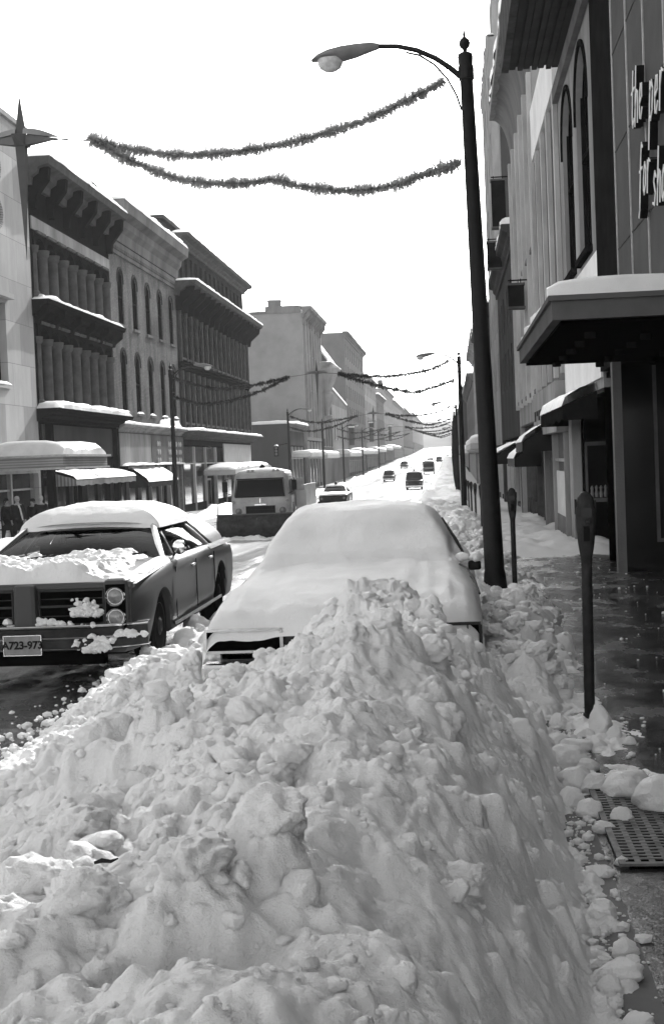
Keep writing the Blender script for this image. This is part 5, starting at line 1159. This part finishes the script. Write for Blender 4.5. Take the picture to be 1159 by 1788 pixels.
for cx_, cy_, cz_, sp_, n_, sd_ in ((.52, -.05, .60, .12, 90, 1), (.15, -.06, .50, .25, 60, 2), (-.45, -.06, .49, .25, 50, 3), (.62, -.15, .30, .14, 70, 4), (.9, -.08, .42, .1, 30, 5)):
    rr2 = random.Random(sd_); q = MB()
    for k_ in range(n_):
        r__ = rr2.uniform(.012, .04); dx_, dz_ = rr2.gauss(0, sp_*.6), abs(rr2.gauss(0, sp_*.45))*(1 if sd_ in (1, 4) else .25)
        vs, fs = ico(r__, sd_*100+k_, 2, .8, .9); q.add([(a+cx_+dx_, b+cy_-abs(dz_)*.1, z+cz_+dz_-.03) for a, b, z in vs], fs)
    part(q, 'packed_snow', 'snow', c, smooth=True, fix=False)
def belt_s(X, Y): return .955+.06*sstep(.78, .84, X)*sstep(.99, .93, X)*(fbm(X*3, Y*3, 3, 9)+.5)*(.9)-.02
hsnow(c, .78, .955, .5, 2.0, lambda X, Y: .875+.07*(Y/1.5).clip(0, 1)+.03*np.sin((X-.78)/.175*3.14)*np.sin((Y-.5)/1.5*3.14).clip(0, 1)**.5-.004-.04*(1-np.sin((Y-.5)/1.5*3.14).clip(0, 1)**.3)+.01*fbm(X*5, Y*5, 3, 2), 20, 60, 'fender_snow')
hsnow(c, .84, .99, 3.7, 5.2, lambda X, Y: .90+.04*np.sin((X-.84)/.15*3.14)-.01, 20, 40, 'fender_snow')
# reflections: snow on the rear window
# ---- the buried car
BL = (-.84, 10.05, -.09)
c = car('buried_car', 'car completely blanketed in smooth snow behind the ploughed heap', 'car', BL, L=5.3, W=2.02, hood=(.70, .90), trunk=(.90, .84), roof=1.30, ws=(1.55, 2.5), rw=(4.25, 3.6), wb=.80, wt=.54, interior=False, glass='pane', paint='paint_dk', detail=1)
def cartop(X, Y):
    zl = np.interp(Y, [-.06, -.03, .03, .10, .3, .8, 1.45, 1.56, 1.66, 2.4, 2.58, 2.8, 3.5, 3.75, 4.3, 4.5, 5.1, 5.28, 5.36], [.60, .68, .765, .80, .845, .91, .975, .995, 1.05, 1.41, 1.465, 1.485, 1.485, 1.44, 1.12, 1.05, 1.0, .9, .7])
    ax = np.abs(X); side = np.interp(ax, [0, .35, .52, .60, .66, .86, .92, 1.2], [1.505, 1.49, 1.46, 1.42, 1.36, 1.03, .96, .9])
    fen = np.interp(ax, [0, .45, .62, .80, .92, .985, 1.02, 1.04], [0, -.005, -.03, -.02, -.045, -.10, -.17, -.26])
    k = 18.; cab = -np.log(np.exp(-k*zl)+np.exp(-k*side))/k; low = np.where(Y < 1.6, np.interp(Y, [-.06, .03, 1.6], [.62, .775, .985]), np.where(Y > 4.4, 1.02, .99))
    z = np.maximum(np.minimum(cab, zl), -9); z = np.where(ax > .8, np.minimum(z, low+.02), z)+fen*np.where((Y > 1.7) & (Y < 4.3), (ax > .84), 1)
    return z
def buried(X, Y):
    z = cartop(X, Y)
    for _ in range(3): z[1:-1] = z[1:-1]*.5+(z[2:]+z[:-2])*.25; z[:, 1:-1] = z[:, 1:-1]*.5+(z[:, 2:]+z[:, :-2])*.25
    return z+.025-.035*np.exp(-((Y-1.60-.05*np.cos(X*2))/.035)**2)*(np.abs(X) < .8)*(.6+fbm(X*3, Y, 2, 5)*2).clip(0, 1)+.035*fbm(X*1.8, Y*1.4, 3, 220)*2+.014*fbm(X*7, Y*5, 4, 230)+.012*np.exp(-((np.abs(X)-.62)/.05)**2)*(Y < 1.5)+.025*fbm(X*6, Y*4, 3, 240)*sstep(1.2, .2, Y)*sstep(.2, -.4, X)
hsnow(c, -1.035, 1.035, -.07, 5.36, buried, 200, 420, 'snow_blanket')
for s in (-1, 1):
    a, b_ = (.55, 1.0) if s > 0 else (-1.0, -.45)
    part(MB().box(a, b_, -.02, .03, .52, .665), 'grille', 'blackm', c)
    fr = MB().box(a-.01, b_+.01, -.055, -.02, .66, .68).box(a-.01, b_+.01, -.055, -.02, .50, .52).box(b_-.005, b_+.02, -.055, .05, .522, .658).box(a-.02, a+.005, -.055, .05, .522, .658)
    if s > 0:
        for i in range(4): fr.box(a+.09+.09*i, a+.10+.09*i, -.04, -.02, .522, .658)
    part(fr, 'grille_frame', 'chrome' if s < 0 else 'steel', c)
    if s > 0: part(MB().tube([(.93, 1.85, 1.02), (.86, 2.1, 1.14), (.74, 2.45, 1.33)], [.008, .016, .008], 6), 'pillar_trim', 'black', c)
part(MB().box(-1.03, 1.03, -.16, .0, .30, .44), 'bumper', 'chrome', c, bevel=.03)
mr = part(MB().box(.95, 1.06, 1.70, 1.76, .91, .99), 'wing_mirror', 'black', c, bevel=.02); part(MB().tube([(.86, 1.78, .86), (.98, 1.76, .93)], .014), 'stalk', 'chrome', mr)
for k_, (x_, y_) in enumerate(((.90, 1.76), (1.02, 1.74))):
    vs, fs = ico(.065, 90+k_, 3, .7, .5); part(MB().add([(a+x_, b+y_, z+1.0) for a, b, z in vs], fs), 'snow_lump', 'snow', mr, smooth=True, fix=False)
wp = MB().tube([(.88, 1.52, .98), (.93, 1.35, .965), (.985, 1.0, .90), (1.02, .6, .82)], .009, 5); part(wp, 'fender_edge', 'black', c)

# ---- far traffic
PC = car('police_car', 'dark car with a roof beacon and snow packed on its nose beside the plough', 'car', (-7.95, 92, zg(92)-.05), L=5.3, W=2.0, paint='paint_dk', detail=1, interior=False, glass='pane', step=.3)
part(MB().lathe([(.09, 1.42), (.1, 1.5), (.09, 1.62), (.02, 1.66)], (0, 2.9, 0), 10), 'beacon', 'black', PC)
hsnow(PC, -.95, .95, -.1, 1.5, lambda X, Y: .80+.14*Y/1.5+.10*box_edge(X, Y, -.95, .95, -.1, 1.5, .2)+.05*fbm(X*3, Y*3, 3, 1), 30, 30, 'hood_snow')
hsnow(PC, -.6, .6, 2.4, 3.6, lambda X, Y: 1.36+.10*box_edge(X, Y, -.6, .6, 2.4, 3.6, .2), 20, 20, 'roof_snow')
part(MB().box(-.9, .9, -.08, -.02, .45, .7), 'grille', 'steel', PC); part(MB().box(-1.0, 1.0, -.16, -.02, .28, .42), 'bumper', 'black', PC)
for s in (-.75, .75): part(MB().lathe([(.09, -.1), (.09, -.06)], (s, 0, .6), 10, axis='y'), 'headlight', 'lens', PC)
WG = car('station_wagon', 'tall dark wagon driving up the far middle of the snowy street', 'car', (-4.1, 150, zg(150)-.05), L=4.8, W=1.95, hood=(.95, 1.05), trunk=(1.05, 1.0), roof=1.85, ws=(1.4, 1.75), rw=(4.7, 4.6), wb=.9, wt=.78, paint='paint_dk', detail=1, interior=False, glass='pane_mid', step=.3)
hsnow(WG, -.7, .7, 1.8, 4.5, lambda X, Y: 1.86+.14*box_edge(X, Y, -.7, .7, 1.8, 4.5, .3), 20, 20, 'roof_snow'); part(MB().lathe([(.05, 1.9), (.1, 2.1), (.02, 2.2)], (0, 2.2, 0), 8), 'roof_lamp', 'black', WG)
part(MB().box(-.85, .85, -.08, -.02, .5, .85), 'grille', 'steel', WG); part(MB().box(-.98, .98, -.16, -.02, .28, .44), 'bumper', 'chrome', WG)
for s in (-.7, .7): part(MB().lathe([(.11, -.12), (.11, -.06)], (s, 0, .68), 10, axis='y'), 'headlight', 'lens', WG)
CC = car('compact_car', 'small grey car coming down the far left lane', 'car', (-9.1, 200, zg(200)-.05), L=4.2, W=1.75, hood=(.8, .95), trunk=(.95, .9), roof=1.55, ws=(1.2, 1.6), rw=(3.9, 3.4), wb=.76, wt=.62, paint='paint', detail=1, interior=False, glass='pane_mid', step=.3)
hsnow(CC, -.6, .6, 1.6, 3.3, lambda X, Y: 1.55+.12*box_edge(X, Y, -.6, .6, 1.6, 3.3, .3), 16, 16, 'roof_snow'); part(MB().box(-.8, .8, -.12, -.02, .28, .42), 'bumper', 'chrome', CC)
for s in (-.6, .6): part(MB().lathe([(.1, -.12), (.1, -.06)], (s, 0, .62), 10, axis='y'), 'headlight', 'lens', CC)
for x_, y_, lb in ((-10.2, 300, 'tiny far car at the left lane near the end of the street'), (-5.0, 330, 'tiny far car in the middle near the end of the street'), (-3.0, 350, 'tiny far car at the right near the end of the street')):
    d = copy_tree(CC); d.location = (x_, y_, zg(y_)-.05); d['label'] = lb; d['group'] = 'far cars at the end of the street'
# van
V = local(thing('delivery_van', 'boxy pale delivery van far up the street behind the dark wagon', 'van', (-3.9, 238, zg(238)-.05)))
part(MB().box(-1.0, 1.0, .5, 5.0, .35, 2.15).box(-.98, .98, 0, .5, .35, 1.2), 'body', 'paint_lt', V, bevel=.08)
part(MB().box(-.85, .85, .44, .5, 1.25, 1.9), 'windshield', 'pane', V); part(MB().box(-.8, .8, -.04, 0, .55, .85), 'grille', 'steel', V); part(MB().box(-1, 1, -.1, 0, .3, .45), 'bumper', 'chrome', V)
part(MB().box(-.98, .98, .36, .44, 1.95, 2.1), 'visor', 'paint_dk', V)
for s in (-1, 1):
    for yy in (.9, 4.1): wheel(V, s*.97, yy)
    part(MB().lathe([(.1, -.08), (.1, -.0)], (s*.8, 0, .95), 10, axis='y'), 'headlight', 'lens', V)
q = MB(); snow_slab(q, lambda u, n, z: (u, n, z), -.95, .95, .55, 4.9, 2.15, .2, 3, .3); part(q, 'roof_snow', 'snow_smooth', V, smooth=True)

# ---- snow plough truck
T_ = local(thing('snow_plough_truck', 'pale flat fronted truck with a dark plough blade lowered on the snowy street', 'truck', (-6.70, 48, zg(48)-.05)))
rows = []
for z, w, y0 in ((.62, 1.03, .02), (.7, 1.06, .0), (1.35, 1.07, .0), (1.42, 1.05, .0), (2.0, .98, .16), (2.18, .95, .22), (2.28, .88, .32), (2.32, .75, .45)):
    pts = []
    for k in range(24):
        t = 2*math.pi*k/24; cx_, cy_ = math.cos(t), math.sin(t); pts.append((math.copysign(abs(cx_)**.25, cx_)*w, y0+.95+math.copysign(abs(cy_)**.25, cy_)*(.95-y0*.3), z))
    rows.append(pts+[pts[0]])
mb = MB().grid(rows); mb.poly(rows[-1][:-1]); cab = part(mb, 'cab', 'paint_lt', T_, smooth=True)
part(panel(MB(), (-.86, -.012, 1.45), (.86, -.012, 1.45), (.80, .13, 2.02), (-.80, .13, 2.02), (0, -.03, 0)), 'windshield', 'pane', cab, smooth=True)
part(MB().tube([(-.88, -.02, 1.43), (.88, -.02, 1.43), (.83, .12, 2.05), (-.83, .12, 2.05), (-.88, -.02, 1.43)], .025, 5), 'window_seal', 'black', cab)
for s in (-1, 1): part(MB().add([(s*1.062, .35, 1.45), (s*1.062, 1.4, 1.45), (s*1.0, 1.4, 2.0), (s*1.0, .45, 2.0)], [(0, 1, 2, 3)]), 'side_window', 'pane', cab)
part(MB().box(-.52, .52, -.03, .01, .78, .84).box(-.50, .50, -.035, .01, .90, .97).box(-.40, .40, -.03, .01, 1.02, 1.07).box(-.52, .52, -.006, .005, .74, 1.1), 'grille', 'black', T_)
part(MB().box(-.20, .20, -.045, -.03, 1.12, 1.17).box(-.02, .02, -.04, -.0, 1.2, 1.36), 'badge', 'chrome', T_)
for s in (-1, 1):
    part(MB().lathe([(.002, -.07), (.07, -.05), (.10, -.02), (.12, 0)], (s*.78, 0, .92), 16, axis='y'), 'headlight', 'lens', T_, smooth=True)
    part(MB().lathe([(.04, -.1), (.05, -.03)], (s*.95, .03, 1.25), 10, axis='y'), 'indicator', 'lens', T_)
    a = part(MB().tube([(s*1.0, .1, 1.5), (s*1.22, -.05, 1.6), (s*1.22, -.05, 2.05), (s*1.0, .2, 2.1)], .014), 'mirror_bracket', 'black', T_); part(MB().box(s*1.22-.09, s*1.22+.09, -.08, -.04, 1.62, 1.98), 'mirror', 'black', a)
    for yy in (.95, 4.3): wheel(T_, s*1.04, yy, .46, .26)
    part(MB().tube([(s*.42, .1, .45), (s*.42, -1.7, .32)], .05), 'push_arm', 'steel', T_)
    part(MB().tube([(s*.7, -.02, .72), (s*.7, -.02, .5)], .03), 'bracket', 'steel', T_)
part(MB().box(-1.1, 1.1, -.14, .03, .46, .62), 'bumper', 'steel', T_)
part(MB().box(-.42, .42, .3, 6.2, .5, .75), 'chassis', 'blackm', T_)
db = MB().box(-1.2, 1.35, 2.2, 6.3, .95, 1.05).box(-1.2, -1.12, 2.2, 6.3, 1.05, 1.95).box(1.27, 1.35, 2.2, 6.3, 1.05, 1.75).box(-1.12, 1.27, 2.2, 2.28, 1.05, 2.0); part(db, 'dump_body', 'paint_lt', T_)
part(MB().box(1.05, 1.42, 1.95, 2.2, .5, 1.55), 'side_tank', 'cream', T_)
rows = []
for i in range(13):
    t = i/12; rows.append([(x, -1.75+.30*math.sin(t*2.6)*-1+.16*t, .04+.82*t) for x in (-1.25, -.8, 0, .8, 1.42)])
bd = part(MB().grid(rows), 'plough_blade', 'steel', T_, smooth=True)
part(MB().box(-1.28, 1.45, -1.72, -1.6, .84, .90).box(-1.25, 1.42, -1.80, -1.74, .0, .10), 'blade_edge', 'fascia', bd)
for x_ in (-1.2, .12, 1.38): part(MB().tube([(x_, -1.85, .0), (x_, -1.87, 1.25 if x_ != .12 else .75)], .018), 'marker_rod', 'fascia', bd)
part(MB().lathe([(.1, 2.33), (.11, 2.36), (.09, 2.5), (.02, 2.56)], (.0, .9, 0), 12), 'beacon', 'black', cab); 
for x_ in (-.45, -.3, .45, .6): part(MB().box(x_-.05, x_+.05, .45, .55, 2.30, 2.37), 'roof_light', 'lens', cab)
hsnow(T_, -1.2, 1.2, -2.0, -1.6, lambda X, Y: -.02+.22*box_edge(X, Y, -1.2, 1.2, -2.0, -1.6, .15)*(.7+fbm(X*4, Y*4, 3, 5)), 60, 20, 'pushed_snow', 'snow')
q = MB(); snow_slab(q, lambda u, n, z: (u, n, z), -.85, .85, .5, 1.75, 2.30, .10, 3, .3); part(q, 'roof_snow', 'snow_smooth', cab, smooth=True)

# ------------------------------------------------------------------ people on the left pavement
def skin(name, verts, edges, radii, m, parent, root=0, sub=1):
    me = bpy.data.meshes.new(name); me.from_pydata(verts, edges, []); me.update(); o = bpy.data.objects.new(name, me); COL.objects.link(o); o.parent = parent
    md = o.modifiers.new('skin', 'SKIN'); md.use_smooth_shade = True
    for i, r__ in enumerate(radii):
        sv_ = me.skin_vertices[0].data[i]; sv_.radius = r__ if isinstance(r__, tuple) else (r__, r__); sv_.use_root = i == root
    s = o.modifiers.new('sub', 'SUBSURF'); s.levels = sub; s.render_levels = sub; me.materials.append(MT[m]); return o
def person(label, loc, rz=0, h=1.75, stride=.18, coat='coat', hair='hair_dk', long=True, scarf=False, arm=.1):
    g = local(thing('person', label, 'person', loc, None, rz)); k = h/1.75
    V = [(0, 0, .95), (0, 0, 1.15), (0, 0, 1.38), (0, 0, 1.50), (0, -.01, 1.58), (0, -.015, 1.66), (0, 0, 1.72)]
    E_ = [(0, 1), (1, 2), (2, 3), (3, 4), (4, 5), (5, 6)]; Rr = [(.15, .11), (.14, .10), (.17, .11), (.055, .055), (.075, .09), (.078, .10), (.05, .06)]
    for s in (-1, 1):
        n = len(V); V += [(s*.19, 0, 1.42), (s*.24, -arm*s*.4, 1.14), (s*.23, -arm*s-.06, .90), (s*.225, -arm*s-.09, .80)]; E_ += [(2, n), (n, n+1), (n+1, n+2), (n+2, n+3)]; Rr += [.06, .045, .032, (.025, .04)]
        for f in range(4): m_ = len(V); V += [(s*.222, -arm*s-.115+.02*f-.0, .755), (s*.215, -arm*s-.12+.02*f, .71+.006*abs(f-1.5))]; E_ += [(n+3, m_), (m_, m_+1)]; Rr += [.009, .007]
        m_ = len(V); V += [(s*.20, -arm*s-.13, .78), (s*.19, -arm*s-.15, .75)]; E_ += [(n+3, m_), (m_, m_+1)]; Rr += [.01, .008]
        n = len(V); V += [(s*.09, 0, .90), (s*.10, -s*stride*.5-.02, .50), (s*.10, -s*stride+.04*(s > 0), .09), (s*.105, -s*stride-.12, .04)]; E_ += [(0, n), (n, n+1), (n+1, n+2), (n+2, n+3)]; Rr += [.09, .06, .042, (.045, .03)]
    V = [(x*k, y*k, z*k) for x, y, z in V]; body = skin('body', V, E_, [tuple(a*k for a in r__) if isinstance(r__, tuple) else r__*k for r__ in Rr], 'skin', g)
    def sub_(idx, mul, nm, m):
        mp = {a: i for i, a in enumerate(idx)}; ee = [(mp[a], mp[b]) for a, b in E_ if a in mp and b in mp]
        skin(nm, [V[i] for i in idx], ee, [tuple(a*k*mul+.012 for a in Rr[i]) if isinstance(Rr[i], tuple) else Rr[i]*k*mul+.012 for i in idx], m, g)
    a0 = 7; per = 4+8+2; l0 = a0+per
    Larm = [a0, a0+1, a0+2]; Rarm = [a0+per+4, a0+per+5, a0+per+6]; Lleg = [l0, l0+1, l0+2, l0+3]; Rleg = [i+per+4 for i in Lleg]
    sub_([0]+Lleg+Rleg, 1.05, 'trousers', 'coat'); sub_([0, 1, 2]+Larm+Rarm, 1.15, 'jacket', coat)
    if long:
        rows = []
        for z, a, b in ((1.36, .17, .12), (1.15, .17, .125), (.95, .19, .145), (.7, .21, .17), (.52, .22, .19)): rows.append([(a*k*math.cos(t)*(1+.04*math.sin(5*t)), b*k*math.sin(t), z*k) for t in [q*math.pi/10 for q in range(21)]])
        part(MB().grid(rows), 'coat_skirt', coat, g, smooth=True)
    hr = MB().lathe([(.075, 1.60), (.093, 1.66), (.088, 1.73), (.055, 1.775), (.005, 1.785)], (0, .018, 0), 12, sy=1.15); hr.v = [(x*k, y*k, z*k) for x, y, z in hr.v]; part(hr, 'hair', hair, g, smooth=True)
    fc = MB().prism([(-.014*k, -.10*k, 1.62*k), (.014*k, -.10*k, 1.62*k), (0, -.10*k, 1.665*k)], (0, -.03, -.005)); part(fc, 'nose', 'skin', g)
    part(MB().box(-.042*k, -.018*k, -.112*k, -.10*k, 1.655*k, 1.668*k).box(.018*k, .042*k, -.112*k, -.10*k, 1.655*k, 1.668*k).box(-.025*k, .025*k, -.105*k, -.095*k, 1.592*k, 1.60*k), 'eyes_and_mouth', 'hair_dk', g)
    for s in (-1, 1): part(MB().lathe([(.004, -.01), (.018, -.008), (.018, .008), (.004, .01)], (s*.082*k, 0, 1.64*k), 8, axis='x', sy=1.5), 'ear', 'skin', g)
    if scarf: part(MB().tube([(.0, -.13*k, 1.46*k), (.06, -.15*k, 1.3*k), (.10, -.16*k, 1.05*k), (.13, -.18*k, .9*k)], [.035, .03, .03, .02], 8), 'scarf', 'scarf', g)
    return g
zp = zg(50)-.10
person('pedestrian in a long dark coat with a pale scarf, second from the left edge', (-16.05, 50, zp), R(35), 1.78, scarf=True, hair='hair')
person('short pedestrian in dark clothes between the scarfed walker and the grey haired one', (-15.75, 50.9, zp), R(-20), 1.66, .1, long=False)
person('grey haired pedestrian seen just above the snowy roof of the sedan', (-15.25, 50.3, zp), R(10), 1.76, .15, hair='hair')
person('pedestrian in dark clothes cut by the left edge of the photo', (-16.85, 51.2, zp), R(60), 1.7, .2)
g = local(thing('street_rail', 'low dark metal rail in front of the pedestrians at the left edge', 'rail', (-16.75, 48.6, zg(48.6))))
part(MB().tube([(-.5, 0, .0), (-.5, 0, .82), (.55, 0, .86), (.55, 0, 0)], .035, 8), 'rail', 'iron', g); part(MB().tube([(-.5, 0, .5), (.55, 0, .52)], .025, 6), 'crossbar', 'iron', g)
for i, x_ in enumerate((-.15, .2)): part(MB().tube([(x_, 0, 0), (x_, 0, .84)], .02, 6), 'bar', 'iron', g)
# ------------------------------------------------------------------ haze
HZ = bpy.data.materials.new('haze'); HZ.use_nodes = True; t = HZ.node_tree; t.nodes.clear()
ho = nd(t, 'ShaderNodeOutputMaterial'); hv = nd(t, 'ShaderNodeVolumePrincipled'); hv.inputs['Density'].default_value = .0003
hv.inputs['Color'].default_value = (.95, .95, .95, 1); hv.inputs['Anisotropy'].default_value = 0.0; t.links.new(hv.outputs[0], ho.inputs['Volume'])
b = MB().box(-450, 450, -70, 1520, -4, 60); o = b.build('haze', HZ, None, (0, 0, 0)); tag(o, None, None, kind='stuff')
HZ.cycles.homogeneous_volume = True if hasattr(HZ.cycles, 'homogeneous_volume') else None
for o in list(bpy.data.objects):
    for k in ('_o', '_w'):
        if k in o.keys(): del o[k]
